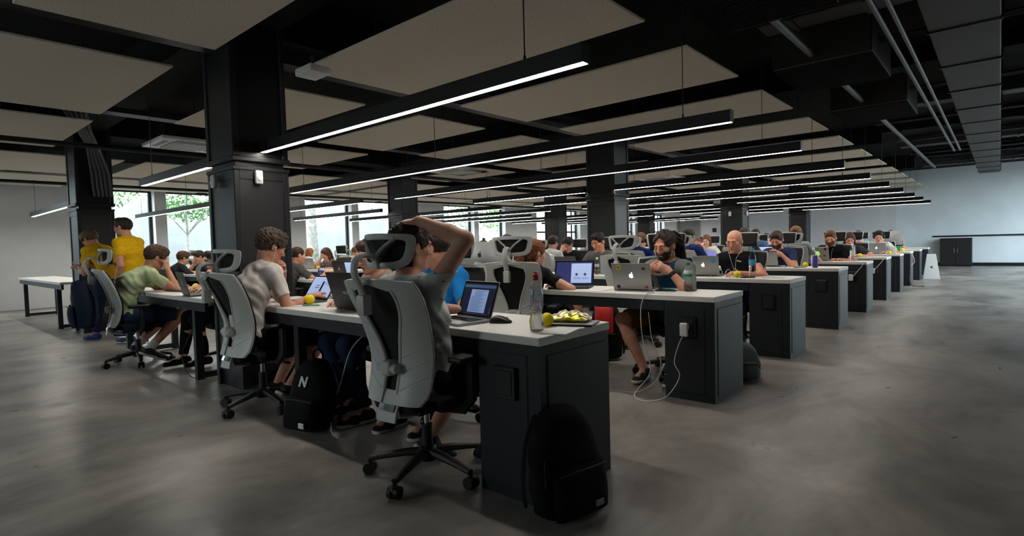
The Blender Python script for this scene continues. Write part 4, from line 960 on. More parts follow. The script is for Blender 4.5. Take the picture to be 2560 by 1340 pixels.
# ---- second row
sit('red', 'woman with ginger ponytail in a black T-shirt at the dark laptop', 1338, 634, 1, NEAR, .08, dx=.05, vox=.006, hrot=(-22, 10, 3), female=True, hair='pony', hairc=(112, 64, 36), shirt=(34, 33, 34), sleeve=.55, skinc=(206, 160, 136), pants='trousers', pantsc=(34, 40, 56),
    R=((.38, .10, .775), (.06, .24, .78)), L=((-.25, .10, .79), (-.06, .34, .785)), s=.97, sw=.15)
chair(-1.56, 1.72, 24, 'white framed mesh chair in front of the ginger woman')
sit('m745', 'man in a dark grey T-shirt typing beside the big near column', 745, 640, 1, NEAR, .08, chairlab='white framed mesh chair of the man typing beside the near column', hrot=(-6, 8, 0), shirt=(84, 80, 82), sleeve=.6, hair='buzz', hairc=(60, 42, 34), skinc=(204, 152, 124), R=((.25, .14, .78), (.22, .40, .79)), pantsc=(60, 48, 40))
sit('plaid', 'man in a dark plaid shirt far off by the garden window', 458, 646, 1, NEAR, .10, chairlab='white framed chair of the man in dark plaid', vox=.01, hrot=(0, 18, 0), shirtm=P_dark, sleeve=1.3, hairc=(84, 56, 40), hair='mop', face=False)
sit('m500', 'man in black leaning his chin on a hand by the garden window', 497, 643, 1, FAR, .12, pose=chin, chairlab='white framed chair of the man in black by the window', vox=.01, hrot=(0, 20, 0), shirt=(40, 42, 46), hairc=(50, 38, 32), face=False)
sit('m520', 'dark haired man just visible beside the near column', 520, 640, 2, NEAR, .08, chairlab='chair of the half hidden man beside the near column', vox=.011, dx=.0, hy=.0, shirt=(36, 38, 42), hairc=(48, 36, 30), face=False)
J = sit('dread', 'bearded man with dreadlocks resting his chin on clasped hands', 1662, 616, 1, FAR, .05, pose=clasp, vox=.006, hrot=(-6, 14, 0), hair='dreads', hairc=(46, 36, 28), beard=.0015, shirtm=P_open, sleeve=.95, pants='shorts', pantsc=(104, 82, 28), shoec=(56, 50, 46),
    knees=((.27, .34, .50), (-.17, .35, .50)), ankles=((.12, .26, .10), (-.16, .24, .10)), toes=((-.1, 1, 0), (.1, 1, 0)), skinc=(204, 152, 126), slouch=.07)
band(J, 'wL', 'eL', .035, M_phone, 'wrist_watch', .030, .016); band(J, 'wR', 'eR', .05, mat('teal_band', rgb(70, 130, 150), .6), 'bracelet', .030, .008)
chair(PEOPLE['dread']['o'].location.x - .03, YK[1] + DD + .10, 214, 'mesh chair of the man with dreadlocks')
# ---- third row
sit('hand1415', 'man in black shading his eyes with a hand behind a grey laptop', 1420, 612, 3, FAR, .10, pose=cover, chairlab='chair of the man shading his eyes', vox=.008, hrot=(0, 22, 0), shirt=(30, 31, 34), hair='mop', hairc=(44, 36, 32), skinc=(206, 160, 140))
sit('gT', 'young man in a grey T-shirt with lanyard looking down', 1495, 606, 2, FAR, .06, chairlab='tall backed mesh chair of the man in the grey T-shirt', vox=.007, hrot=(-2, 20, 0), shirt=(92, 90, 92), hair='crop', hairc=(26, 22, 22), skinc=(200, 148, 116))
J = sit('bald', 'bald man with white earphones in a black printed T-shirt', 1836, 604, 2, FAR, .02, chairlab='mesh chair of the bald man', vox=.006, hrot=(-2, 15, 0), hair='bald', shirt=(24, 25, 29), sleeve=.42, skinc=(208, 150, 124), pants='trousers', pantsc=(42, 54, 84), extras=earphones, R=((.34, .04, .80), (.12, .28, .79)), shoec=(40, 40, 44))
def printmark(J):
    b = MB(); c = J['sp'](.55) + J['fw'] * .128; la = J['lat']; u_ = J['up']
    P = lambda x, z: tuple(c + la * x + u_ * z + J['fw'] * (.002 - abs(x) * .10))
    b.tube([P(.06 + .045 * math.cos(a), -.01 + .05 * math.sin(a)) for a in np.linspace(2.4, 7.2, 16)], .0055, 6); b.tube([P(.06 + .02 * t, .04 + .0 * t) for t in (0, 1)], .005, 6); b.tube([P(.05, .03), P(.035, -.02), P(.06, -.012)], .005, 6)
    b.tube([P(.0, .055), P(-.03, .03), P(-.04, -.01)], .005, 6); b.tube([P(-.03, .14), P(-.075, .13)], .006, 6)
    b.build('shirt_print', M_bud, J['o'])
printmark(J)
sit('bun', 'woman with a hair bun holding her face, in navy', 1208, 622, 2, FAR, .10, pose=chinL, chairlab='chair of the woman with the hair bun', vox=.008, hrot=(8, 22, 0), hair='bun', hairc=(54, 42, 36), female=True, shirt=(38, 46, 80), sleeve=1.4, skinc=(208, 158, 134))
sit('p1165', 'person in pale blue beside a black chair, half hidden', 1165, 628, 3, FAR, .05, chairlab='black backed chair of the person in pale blue', vox=.009, hrot=(0, 20, 0), hair='short', hairc=(34, 30, 30), shirt=(130, 160, 190), face=False)
sit('girl815', 'woman covering her face with both palms under a long fringe', 815, 638, 2, FAR, .12, pose=cover, chairlab='black mesh chair of the woman covering her face', vox=.009, hrot=(0, 25, 0), hair='long', hairc=(92, 54, 40), female=True, shirt=(120, 104, 98), face=False)
chair(onY(1555, 620, 3.42).x, 3.62, 4, 'empty white framed chair before the young man in grey')
chair(onY(1250, 612, 3.42).x, 3.60, 0, 'empty white framed chair behind the ginger woman\'s chair')
# ---- fourth row
sit('plaidblue', 'man in a blue plaid shirt with headphones, seen from behind', 1603, 603, 3, NEAR, .06, chairlab='white framed chair of the man in blue plaid', vox=.008, hrot=(4, 10, 0), shirtm=P_blue, sleeve=1.3, hair='short', hairc=(108, 76, 54), extras=headphones, face=False)
sit('bl1720', 'man in a navy shirt behind a white headrest, seen from behind', 1722, 592, 3, NEAR, .03, chairlab='white framed chair of the man in navy with his back to us', vox=.009, hrot=(0, 8, 0), shirt=(44, 58, 112), sleeve=1.4, hair='short', hairc=(52, 38, 32), face=False)
sit('w1385', 'man in a white shirt half hidden by a white chair', 1383, 608, 3, NEAR, .05, dx=.06, chairlab='white framed chair of the man in the white shirt', vox=.009, hrot=(0, 12, 0), shirt=(214, 214, 214), hair='short', hairc=(52, 40, 34), face=False)
sit('clasp', 'man in a navy T-shirt hiding his mouth behind folded hands', 1942, 601, 3, FAR, .07, pose=clasp, chairlab='black mesh chair of the man with folded hands', vox=.007, hrot=(0, 24, 0), hair='crop', hairc=(68, 50, 38), beard=.004, shirt=(50, 56, 96), skinc=(206, 150, 124))
sit('h1265', 'dark haired person whose crown shows over a white headrest', 1268, 600, 3, NEAR, .03, chairlab='white framed chair below the dark crown of hair', vox=.01, shirt=(120, 44, 50), hairc=(58, 46, 40), face=False)
sit('man890', 'man in a pale grey T-shirt turned to the windows', 889, 630, 3, NEAR, .10, chairlab='black mesh chair of the man in pale grey', vox=.01, hrot=(0, 22, 0), shirt=(196, 190, 184), hairc=(112, 80, 56), hair='short', face=False)
sit('redh', 'woman with long ginger hair and a white top by the windows', 775, 632, 3, NEAR, .10, chairlab='dark chair of the woman with long ginger hair', vox=.011, hair='long', hairc=(150, 92, 52), female=True, shirt=(220, 216, 212), face=False)
sit('jeans', 'person in blue jeans and a striped top hidden behind the raised headrest', 932, 642, 0, FAR, .09, turn=-6, chairlab='chair of the person in jeans behind the black laptop', vox=.008, shirt=(150, 130, 122), hairc=(80, 58, 46), hair='crop', pants='trousers', pantsc=(38, 50, 74), shoec=(40, 40, 36), knees=((.20, .40, .50), (-.10, .40, .50)), ankles=((.06, .30, .085), (-.20, .34, .085)))
# ---- fifth row
J = sit('beard', 'ginger bearded man in a black T-shirt with earphones', 2076, 596, 4, FAR, .06, chairlab='black mesh chair of the ginger bearded man', vox=.007, hrot=(6, 20, 0), hair='crop', hairc=(104, 70, 44), beard=.010, shirt=(22, 22, 24), skinc=(206, 150, 124), extras=lambda J: earphones(J, (-1,)), L=((-.28, .10, .79), (-.04, .34, .785)))
sit('brown', 'brown haired person in grey behind a white headrest, back to us', 1990, 586, 4, NEAR, .03, chairlab='white framed chair with the brown haired person', vox=.009, shirt=(150, 152, 154), hairc=(110, 76, 50), hair='short', face=False, R=((.28, .1, .80), (.2, .36, .79)))
sit('d1862', 'dark haired man right behind the bald head, back to us', 1862, 588, 4, NEAR, .04, chairlab='black backed chair behind the bald man', vox=.01, shirt=(60, 62, 66), hairc=(60, 44, 38), face=False)
sit('p620', 'person behind the near column leaning at the fifth row', 905, 632, 4, FAR, .08, chairlab='chair of the person beside the second column', vox=.012, shirt=(40, 44, 52), hairc=(70, 52, 44), face=False)
# ---- sixth row
sit('girl1765', 'woman in a white top leaning her cheek on a hand', 1766, 602, 5, FAR, .10, pose=chin, chairlab='black mesh chair of the woman in the white top', vox=.009, hrot=(6, 16, 0), hair='long', hairc=(112, 70, 44), female=True, shirt=(222, 222, 212), skinc=(214, 166, 144), face=True)
sit('sung', 'bearded man in blue with sunglasses pushed up on his head', 1889, 588, 5, FAR, .03, chairlab='mesh chair of the man with sunglasses on his head', vox=.009, hair='crop', hairc=(40, 30, 28), beard=.010, shirt=(74, 98, 132), skinc=(202, 148, 122), extras=lambda J: MB().tube([J['q'](x, .082 - abs(x) * .25, .085) for x in (-.07, -.04, 0, .04, .07)], .011, 8, flat=1.3).build('sunglasses', M_phone, J['o'], smooth=True))
sit('p1915', 'dark haired man beside the one with sunglasses on his head', 1916, 597, 6, FAR, .05, chairlab='chair of the man beside the sunglasses', vox=.009, hair='short', hairc=(36, 28, 26), shirt=(206, 180, 170), skinc=(212, 164, 144), hrot=(14, 12, 0))
sit('woman', 'woman with brown hair and earphones in a dark grey T-shirt', 2124, 599, 5, FAR, .08, chairlab='black mesh chair of the woman in dark grey', vox=.008, hrot=(16, 20, 0), hair='long', hairc=(70, 42, 34), female=True, shirt=(56, 56, 62), skinc=(206, 154, 132), extras=lambda J: earphones(J, (1,)))
# ---- seventh row
sit('phones', 'man with black headphones in a white patterned shirt', 2197, 592, 6, FAR, .06, chairlab='chair of the man in the white patterned shirt', vox=.008, hrot=(8, 16, 0), hair='crop', hairc=(26, 22, 24), shirtm=P_pat, skinc=(214, 152, 132), extras=headphones)
sit('fist', 'man in mint holding a fist to his head', 2146, 590, 7, FAR, .06, pose=chinL, chairlab='chair of the man in mint', vox=.009, hair='short', hairc=(46, 34, 30), shirt=(150, 196, 190), skinc=(190, 140, 116), face=False)
sit('pink', 'pink faced man behind the woman in the white top', 1745, 606, 6, FAR, .06, chairlab='chair of the pink faced man', vox=.01, hair='buzz', hairc=(120, 90, 80), shirt=(90, 80, 90), skinc=(214, 150, 140))
sit('p2225', 'dark haired person hidden behind the big silver monitor', 2226, 588, 8, FAR, .04, chairlab='chair behind the big silver monitor', vox=.011, shirt=(70, 70, 76), hairc=(40, 32, 30), face=False)
# ---- towards the windows
sit('win1', 'person in black sitting behind a monitor at the far window', 1397, 585, 7, FAR, .02, chairlab='black headrest chair by the far window', vox=.012, hy=.3, shirt=(50, 50, 52), hairc=(40, 36, 34), face=False)
sit('p1640', 'dark haired person beside the blue plaid shirt', 1628, 603, 4, FAR, .05, chairlab='chair beside the blue plaid shirt', vox=.01, shirt=(206, 204, 204), hairc=(50, 40, 36), face=False)
sit('bgA', 'person in a grey hoodie near the third window column', 1290, 612, 4, FAR, .06, chairlab='chair of the person in the grey hoodie', vox=.012, shirt=(110, 112, 118), sleeve=1.6, hairc=(48, 40, 36), face=False)
sit('bgB', 'person in red between the far desks by the windows', 1180, 618, 4, FAR, .06, chairlab='chair of the person in red', vox=.012, shirt=(160, 46, 44), hairc=(30, 28, 28), face=False)
chair(onY(800, 612, 3.4).x, 3.62, 180, 'black mesh chair standing empty by the yard window')
# ================================================================ things on the desks
M_alu = mat('aluminium', rgb(176, 176, 174), .35, metal=.55, var=.02, vscale=2)
M_ablk = mat('black_laptop', rgb(34, 33, 32), .4, spec=.4); M_space = mat('grey_laptop', rgb(92, 92, 94), .4, metal=.5)
M_key = mat('keys', rgb(26, 26, 28), .55); M_bezel = mat('screen_bezel', rgb(10, 10, 12), .2); M_deck = mat('trackpad', rgb(160, 160, 158), .3, metal=.4)
def scr(name, c, s=.30): return mat(name, rgb(*c), .35, emit=rgb(*c), estr=s)
S_navy = scr('screen_navy', (18, 24, 48)); S_page = scr('screen_page', (138, 164, 210)); S_bar = scr('screen_bar', (62, 82, 120)); S_ink = scr('screen_ink', (74, 98, 146)); S_light = scr('screen_light', (172, 192, 236)); S_blue = scr('screen_blue', (34, 44, 98)); S_viol = scr('screen_violet', (126, 128, 206)); S_dot = scr('screen_dot', (40, 52, 90))
M_glow = emitter('lid_logo_glow', (1, 1, 1, 1), 1.6); M_glowg = emitter('lid_logo_green', (.45, .8, .2, 1), .7)
M_yel = mat('ball_yellow', rgb(252, 226, 22), .6, var=.04); M_paper = mat('paper', rgb(222, 222, 220), .8); M_red = mat('cap_red', rgb(196, 24, 28), .35)
M_clear = glass('clear_plastic', (.975, .982, .986, 1), .22); M_water = glass('water', (.96, .975, .98, 1), .12, .65)
M_sblue = mat('sticker_blue', rgb(66, 152, 208), .5); M_syel = mat('sticker_yellow', rgb(224, 190, 60), .5); M_sdark = mat('sticker_dark', rgb(44, 48, 60), .5); M_sred = mat('sticker_red', rgb(150, 40, 48), .5); M_sgreen = mat('sticker_green', rgb(90, 150, 50), .5); M_swhite = mat('sticker_white', rgb(226, 226, 224), .5)
def apple_poly(s):
    pts = []
    for i in range(64):
        a = 2 * PI * i / 64 + PI / 2; c, sn = math.cos(a), math.sin(a)
        r = 1.0 - .16 * max(0, sn) ** 10 - .10 * max(0, -sn) ** 14; x = r * c * (.92 + .06 * sn); y = r * sn * .96
        dx, dy = x - 1.14, y - .12; d = math.hypot(dx, dy)
        if d < .52: x, y = 1.14 + dx / d * .52, .12 + dy / d * .52
        pts.append((x * s, y * s))
    leaf = [((.10 + .34 * t + .16 * w * math.sin(PI * t)) * s, (1.02 + .50 * t - .16 * w * math.sin(PI * t)) * s) for w, ts in ((1, (0, .25, .5, .75, 1)), (-1, (.75, .5, .25))) for t in ts]
    return pts, leaf
def lid_frame(d, tilt):
    t = math.radians(tilt); M = Matrix(((1, 0, 0, 0), (0, -math.cos(t), math.sin(t), d / 2), (0, math.sin(t), math.cos(t), .013), (0, 0, 0, 1)))
    return M        # local x across, local y = screen side, local z up the lid
def patch(par, nm, m, M, x0, x1, z0, z1, y, th=.0006):
    return MB().box(x0, x1, min(y, y + th), max(y, y + th), z0, z1, M=M).build(nm, m, par)
def laptop(x, y, rz, label, w=.315, d=.215, tilt=18, m=None, logo=None, screen='off', stickers=(), z=TOP, edge=None, detail=True):
    m = m or M_alu; o = empty('laptop', (x, y, z + .001), math.radians(rz)); tag(o, label, 'laptop')
    h = d * .98
    b = MB().box(-w / 2, w / 2, -d / 2, d / 2, 0, .014, .004, 2).build('base', m, o, smooth=True)
    MB().box(-w * .44, w * .44, -d * .08, d * .36, .0142, .0152).build('keyboard', M_key, b)
    if detail:
        k = MB()
        for r in range(5):
            for c in range(13):
                kx = -w * .43 + (c + .5) * w * .86 / 13; ky = -d * .07 + (r + .5) * d * .42 / 5; k.box(kx - w * .028, kx + w * .028, ky - d * .034, ky + d * .034, .0152, .0162)
        k.build('keys', M_bezel, b)
    MB().box(-w * .16, w * .16, -d * .44, -d * .12, .0141, .0147).build('trackpad', M_deck, b)
    M = lid_frame(d, tilt); lid = MB().box(-w / 2, w / 2, -.0055, 0, 0, h, .0024, 1, M=M).build('lid', m, o)
    if edge: MB().box(-w / 2 - .003, w / 2 + .003, -.007, .001, -.002, .008, M=M).box(w / 2 - .004, w / 2 + .004, -.007, .001, 0, h, M=M).box(-w / 2 - .003, w / 2 + .003, -.007, .001, h - .006, h + .003, M=M).build('lid_edge', edge, lid)
    MB().cyl((-w * .40, d / 2, .012), (w * .40, d / 2, .012), .006, 8).build('hinge', M_key, o)
    patch(lid, 'bezel', M_bezel, M, -w / 2 + .004, w / 2 - .004, .006, h - .004, .0002)
    sx, s0, s1 = w / 2 - .014, .016, h - .014; S = lambda nm, mm, a, c, e, f, lv=0: patch(dsp if dsp else lid, nm, mm, M, -sx + a * 2 * sx, -sx + c * 2 * sx, s0 + e * (s1 - s0), s0 + f * (s1 - s0), .0009 + .0004 * lv)
    dsp = None; dsp = S('display', {'doc': S_navy, 'slide': S_blue, 'light': S_light, 'off': M_bezel, 'violet': S_viol, 'board': S_light}[screen], 0, 1, 0, 1)
    if screen == 'doc':
        S('display_bar', S_bar, 0, 1, .86, .95, 1); S('display_page', S_page, .26, .80, .07, .80, 1)
        mk = MB()
        for q in range(17): 
            a = .30 + (.08 if q < 5 else 0); mk.box(-sx + a * 2 * sx, -sx + (.70 - .05 * (q % 3)) * 2 * sx, .0020, .0026, s0 + (.75 - q * .04) * (s1 - s0), s0 + (.762 - q * .04) * (s1 - s0), M=M)
        for q in range(3): mk.box(sx * .88, sx * .93, .0020, .0026, s0 + (.08 + q * .07) * (s1 - s0), s0 + (.12 + q * .07) * (s1 - s0), M=M)
        for q in range(9): mk.box(-sx * .55 + q * .021, -sx * .55 + q * .021 + .012, .0020, .0026, s0 + .015 * (s1 - s0), s0 + .035 * (s1 - s0), M=M)
        mk.build('display_text', S_ink, dsp)
    if screen == 'slide':
        S('display_page', S_light, .42, .97, .03, .93, 1)
        for cx in (.57, .80):
            M2 = M @ Matrix.Translation((-sx + cx * 2 * sx, .0026, s0 + .42 * (s1 - s0))) @ Matrix.Rotation(PI / 2, 4, 'X'); MB().lathe([(.0, 0), (.012, 0), (.012, .0005), (.0, .0005)], 18, M=M2, cap=False).build('display_dot', S_dot, dsp)
        S('display_text', S_blue, .12, .34, .70, .72, 1); S('display_text', S_page, .50, .68, .20, .30, 1); S('display_text', S_page, .72, .90, .20, .30, 1)
    if screen == 'board':
        S('display_bar', S_navy, .48, .56, .30, .78, 1); S('display_text', S_ink, .22, .42, .46, .50, 1); S('display_text', S_ink, .26, .42, .56, .60, 1); S('display_text', S_ink, .05, .14, .12, .16, 1); S('display_text', S_ink, .62, .92, .62, .64, 1); S('display_text', S_ink, .62, .92, .70, .72, 1)
    B = M @ Matrix.Translation((0, -.0056, 0)) @ Matrix.Rotation(PI, 4, 'Z')      # back of the lid: x mirrored, y outward
    R90 = Matrix.Rotation(PI / 2, 4, 'X')
    if logo in ('apple', 'dull', 'green'):
        MM = B @ Matrix.Translation((0, .0008, h * .52)) @ R90
        pts, leaf = apple_poly(.020); mm = {'apple': M_glow, 'dull': M_swhite, 'green': M_glow}[logo]
        MB().prism(pts, -.0004, .0004, MM).prism(leaf, -.0004, .0004, MM).build('lid_logo', mm, lid)
        if logo == 'green': MB().lathe([(.0, -.0006), (.040, -.0006), (.040, .0001), (.0, .0001)], 24, M=MM, cap=False).build('green_ring', M_glowg, lid)
    elif logo:
        t = text_mesh('lid_lettering', logo, .030, M_swhite, lid); t.data.transform(B @ Matrix.Translation((0, .0006, h * .45)) @ R90)
    for (kind, fx, fz, sz, mm) in stickers:
        MM = B @ Matrix.Translation((fx * w / 2, .0006, fz * h)) @ R90
        if kind == 'hex': MB().prism([(sz * math.cos(a * PI / 3 + PI / 6), sz * math.sin(a * PI / 3 + PI / 6)) for a in range(6)], -.0003, .0003, MM).build('sticker', mm, lid)
        elif kind == 'box': MB().prism([(-sz, -sz * .8), (sz, -sz * .8), (sz, sz * .8), (-sz, sz * .8)], -.0003, .0003, MM).build('sticker', mm, lid)
        elif kind == 'round': MB().prism([(sz * math.cos(a * PI / 8), sz * math.sin(a * PI / 8)) for a in range(16)], -.0003, .0003, MM).build('sticker', mm, lid)
        elif kind[0] == '=':
            st = MB().prism([(-sz, -sz), (sz * .7, -sz), (sz, -sz * .7), (sz, sz), (-sz * .7, sz), (-sz, sz * .7)], -.0003, .0003, MM).build('sticker', mm, lid)
            t = text_mesh('sticker_lettering', kind[1:], sz * 1.3, M_sdark, st, extrude=.0009, bold=.0006); t.data.transform(MM)
    return o
def xat(px, k, dy): return onY(px, 650, YK[k] + dy).x
laptop(-.665, .155, -8, 'open silver laptop with a document on its dark screen, by the spotted shirt', w=.30, d=.205, tilt=20, screen='doc')
laptop(-1.655, .29, 178, 'large black laptop seen from behind beside the spotted grey shirt', w=.37, d=.25, tilt=16, m=M_ablk, logo='ASUS', detail=False)
laptop(-2.50, .285, 4, 'open laptop with a blue screen before the man in the white T-shirt', w=.315, d=.215, tilt=34, m=M_space, screen='board')
laptop(-4.15, .16, 172, 'dark grey laptop with its back to the green-shirted man on the inner desk', w=.33, d=.22, tilt=14, m=M_space, logo='dull', detail=False)
laptop(-5.45, .36, 190, 'brown-grey laptop lid showing behind the dark grey one', w=.33, d=.22, tilt=10, m=mat('brown_lid', rgb(104, 96, 90), .5), detail=False)
laptop(-1.37, YK[1] + .26, 24, 'black laptop with blue slide screen before the ginger woman', w=.36, d=.24, tilt=22, m=M_ablk, screen='slide')
laptop(-.752, YK[1] + .33, 186, 'silver laptop with stickers and glowing logo before the man with dreadlocks', w=.325, d=.22, tilt=14, logo='apple', stickers=[('=Es', -.62, .84, .021, M_syel), ('box', .74, .10, .010, M_sred), ('box', -.72, .10, .016, M_sdark), ('box', .66, .80, .013, M_sdark)], detail=False)
laptop(xat(840, 1, .34), YK[1] + .36, 8, 'open laptop with pale screen before the man typing by the column', w=.33, d=.22, tilt=18, screen='light', m=M_ablk, detail=False)
laptop(xat(874, 1, .40), YK[1] + .40, 174, 'black laptop lid next to the pale laptop screen', w=.36, d=.24, tilt=12, m=M_ablk, logo='dull', detail=False)
laptop(xat(1766, 2, .36), YK[2] + .36, 188, 'silver laptop with two blue hexagon stickers before the bald man', w=.325, d=.22, tilt=16, logo='apple', stickers=[('hex', .66, .76, .030, M_sblue), ('hex', -.66, .80, .032, M_sblue)], detail=False)
laptop(xat(1430, 2, .36), YK[2] + .36, 180, 'plain grey laptop lid before the man shading his eyes', w=.33, d=.22, tilt=14, m=M_space, detail=False)
laptop(xat(785, 2, .3), YK[2] + .32, 186, 'silver laptop lid by the woman covering her face', w=.325, d=.22, tilt=14, logo='dull', detail=False)
laptop(xat(1150, 2, .36), YK[2] + .38, 184, 'small silver laptop with dark lettering beside the desktop computer', w=.28, d=.2, tilt=12, logo='apple', detail=False)
laptop(xat(1926, 3, .36), YK[3] + .36, 172, 'silver laptop with a black cover edge before the man with folded hands', w=.31, d=.21, tilt=16, logo='dull', edge=M_ablk, detail=False)
laptop(xat(2050, 4, .34), YK[4] + .34, 176, 'silver laptop with a green glowing badge before the ginger bearded man', w=.33, d=.22, tilt=12, logo='green', stickers=[('box', -.78, .88, .020, M_swhite), ('round', .70, .84, .020, M_sdark), ('box', .62, .36, .014, M_sdark)], detail=False)
laptop(xat(2118, 5, .34), YK[5] + .34, 180, 'white laptop lid before the woman in dark grey', w=.31, d=.21, tilt=16, logo=None, m=M_alu, detail=False)
laptop(xat(1772, 5, .34), YK[5] + .30, 8, 'laptop with a violet screen in front of the woman in white', w=.32, d=.22, tilt=20, m=M_ablk, screen='violet', detail=False)
laptop(xat(2193, 6, .34), YK[6] + .34, 182, 'silver laptop with glowing logo before the man with headphones', w=.32, d=.22, tilt=10, logo='apple', detail=False)
laptop(xat(1912, 5, .3), YK[5] + .30, 6, 'laptop with a pale blue screen before the bearded man in blue', w=.32, d=.22, tilt=20, m=M_ablk, screen='light', detail=False)
laptop(xat(1375, 3, .3), YK[3] + .30, 6, 'laptop before the man in the white shirt, half hidden', w=.32, d=.22, tilt=20, m=M_ablk, screen='light', detail=False)
def desktop_computer(x, y, rz, label, w=.53):
    o = empty('desktop_computer', (x, y, TOP), math.radians(rz)); tag(o, label, 'computer'); h = w * .62
    def back(u, v):
        a, c = (u - .5) * 2, (v - .5) * 2; return (a * w / 2, .035 * (1 - a * a) * (1 - c * c * .8) + .006, .12 + h * v)
    hm = MB().grid(back, 13, 11).box(-w / 2, w / 2, -.006, .007, .12, .12 + h); hm.build('housing', M_alu, o, smooth=30)
    MB().box(-w / 2 + .008, w / 2 - .008, -.0075, -.006, .20, .12 + h - .008).build('display', M_bezel, o)
    MB().box(-.10, .10, -.09, .09, 0, .008, .003, 1).build('foot', M_alu, o); MB().tube([(0, .07, .006), (0, .066, .12), (0, .045, .22)], [.07, .068, .05], 10, flat=.12).build('stand', M_alu, o, smooth=True)
    M = Matrix.Translation((0, .0415, .12 + h * .56)) @ Matrix.Rotation(PI, 4, 'Z') @ Matrix.Rotation(PI / 2, 4, 'X'); pts, leaf = apple_poly(.026); MB().prism(pts, -.001, .001, M).prism(leaf, -.001, .001, M).build('back_logo', M_sdark, o)
    MB().tube([(.03, .045, .20), (.05, .09, .10), (.02, .10, .02), (-.06, .12, .006)], .0035, 6).build('power_cable', M_cable, o, smooth=True)
desktop_computer(xat(1200, 1, .33), YK[1] + .36, 188, 'large silver desktop computer seen from behind, left of the ginger woman'.replace('left of', 'beside'), .50)
desktop_computer(xat(2222, 8, .3), YK[8] + .30, 184, 'big silver desktop computer seen from behind at the far end of the hall', .58)

def ball(x, y, label, r=.034):
    o = MB().sphere((0, 0, r), r, 24, 16).build('ball', M_yel, None, smooth=True); o.location = (x, y, TOP + .0015); tag(o, label, 'ball', 'yellow foam balls'); return o
ball(-2.30, .235, 'yellow foam ball on papers before the man in the white T-shirt', .036)
ball(-.165, .27, 'yellow foam ball behind the red capped bottle', .033)
ball(-5.0, .42, 'yellow foam ball behind the dark grey laptop on the inner desk')
for px, k, dy, lb in ((1842, 2, .12, 'yellow foam ball before the bald man'), (1476, 2, .22, 'yellow foam ball before the young man in grey'), (2014, 3, .18, 'yellow foam ball beside the blue can'), (2150, 5, .12, 'yellow foam ball before the woman in dark grey'), (2224, 6, .14, 'yellow foam ball before the man with headphones'), (2257, 7, .12, 'yellow foam ball beside the green box at the far end'), (795, 2, .20, 'yellow foam ball by the woman covering her face')):
    ball(xat(px, k, dy), YK[k] + dy, lb)
M_lbl = mat('label_white', rgb(226, 230, 232), .5); M_lblue = mat('label_blue', rgb(88, 164, 208), .45); M_lgreen = mat('label_green', rgb(40, 130, 76), .45); M_lpur = mat('label_purple', rgb(70, 60, 150), .45); M_lfaint = glass('label_film', (.90, .94, .97, 1), .10)
def bottle(x, y, label, h=.245, r=.033, cap=None, lab=(.45, .62), labm=None, water=.55, shape='plain', lab2=None, text=None, z=TOP):
    o = empty('water_bottle', (x, y, z + .0012)); tag(o, label, 'bottle'); cap = cap or M_lblue
    if shape == 'waist': pr = [(.0, .006), (.7, 0), (.92, .02), (.96, .10), (1.0, .17), (.88, .24), (.76, .30), (.80, .35), (.97, .43), (1.0, .50), (.98, .60), (.96, .66), (.84, .75), (.56, .82), (.42, .845), (.40, .87)]
    else: pr = [(.0, .006), (.75, 0), (.97, .015), (1, .05), (.96, .09), (1, .13), (.96, .17), (1, .21), (.96, .25), (1, .29), (.96, .33), (1, .38), (1, .64), (.92, .70), (.66, .79), (.44, .86), (.40, .89)]
    def at(t):
        for (a, b), (c, d) in zip(pr[1:], pr[2:]):
            if b <= t <= d: return a + (c - a) * (t - b) / max(1e-6, d - b)
        return pr[-1][0]
    body = MB().lathe([(a * r, b * h) for a, b in pr], 28, cap=False).build('body', M_clear, o, smooth='full')
    wp = [(0, .012 * h)] + [(at(t) * r * .96, t * h) for t in np.linspace(.02, water, 18)] + [(0, water * h)]
    MB().lathe(wp, 24, cap=False).build('water', M_water, o, smooth=True)
    c = MB().lathe([(.0, .862 * h), (.47 * r, .862 * h), (.47 * r, .90 * h), (.44 * r, .905 * h), (.44 * r, .965 * h), (.30 * r, .975 * h), (.30 * r, 1.0 * h), (.0, 1.0 * h)] if shape == 'waist' else [(.0, .885 * h), (.48 * r, .885 * h), (.48 * r, .975 * h), (.44 * r, .985 * h), (.0, .985 * h)], 20, cap=False).build('cap', cap, o, smooth=30)
    if labm:
        l0 = MB().lathe([(at(t) * r * 1.012, t * h) for t in np.linspace(lab[0], lab[1], 7)], 28, cap=False).build('label', labm, o, smooth='full')
        if lab2: MB().lathe([(at(t) * r * 1.02, t * h) for t in np.linspace(lab2[0], lab2[1], 3)], 28, cap=False).build('label_band', lab2[2], l0, smooth='full')
    for (body_, sz, fz, ang, mm) in (text or ()):
        me = text_mesh('label_lettering', body_, sz, mm, o); a = math.radians(ang); 
        for v in me.data.vertices:
            t = a + v.co.x / (r * 1.03); v.co = Vector((math.cos(t) * r * 1.03, math.sin(t) * r * 1.03, fz * h + v.co.y))
    return o
M_ink_b = mat('ink_blue', rgb(50, 130, 180), .5); M_ink_r = mat('ink_red', rgb(196, 40, 52), .5)
b = bottle(-.12, .135, 'clear water bottle with red sports cap on the nearest desk corner', .268, .034, M_red, (.42, .76), M_lfaint, .43, 'waist', text=[('vika', .020, .52, -52, M_ink_r), ('+', .020, .63, -18, M_ink_b), ('Ogqn', .013, .44, -40, M_ink_r), ('~~', .012, .50, -15, M_ink_r), ('~~~', .011, .46, -12, M_ink_b)])
sp_ = MB()
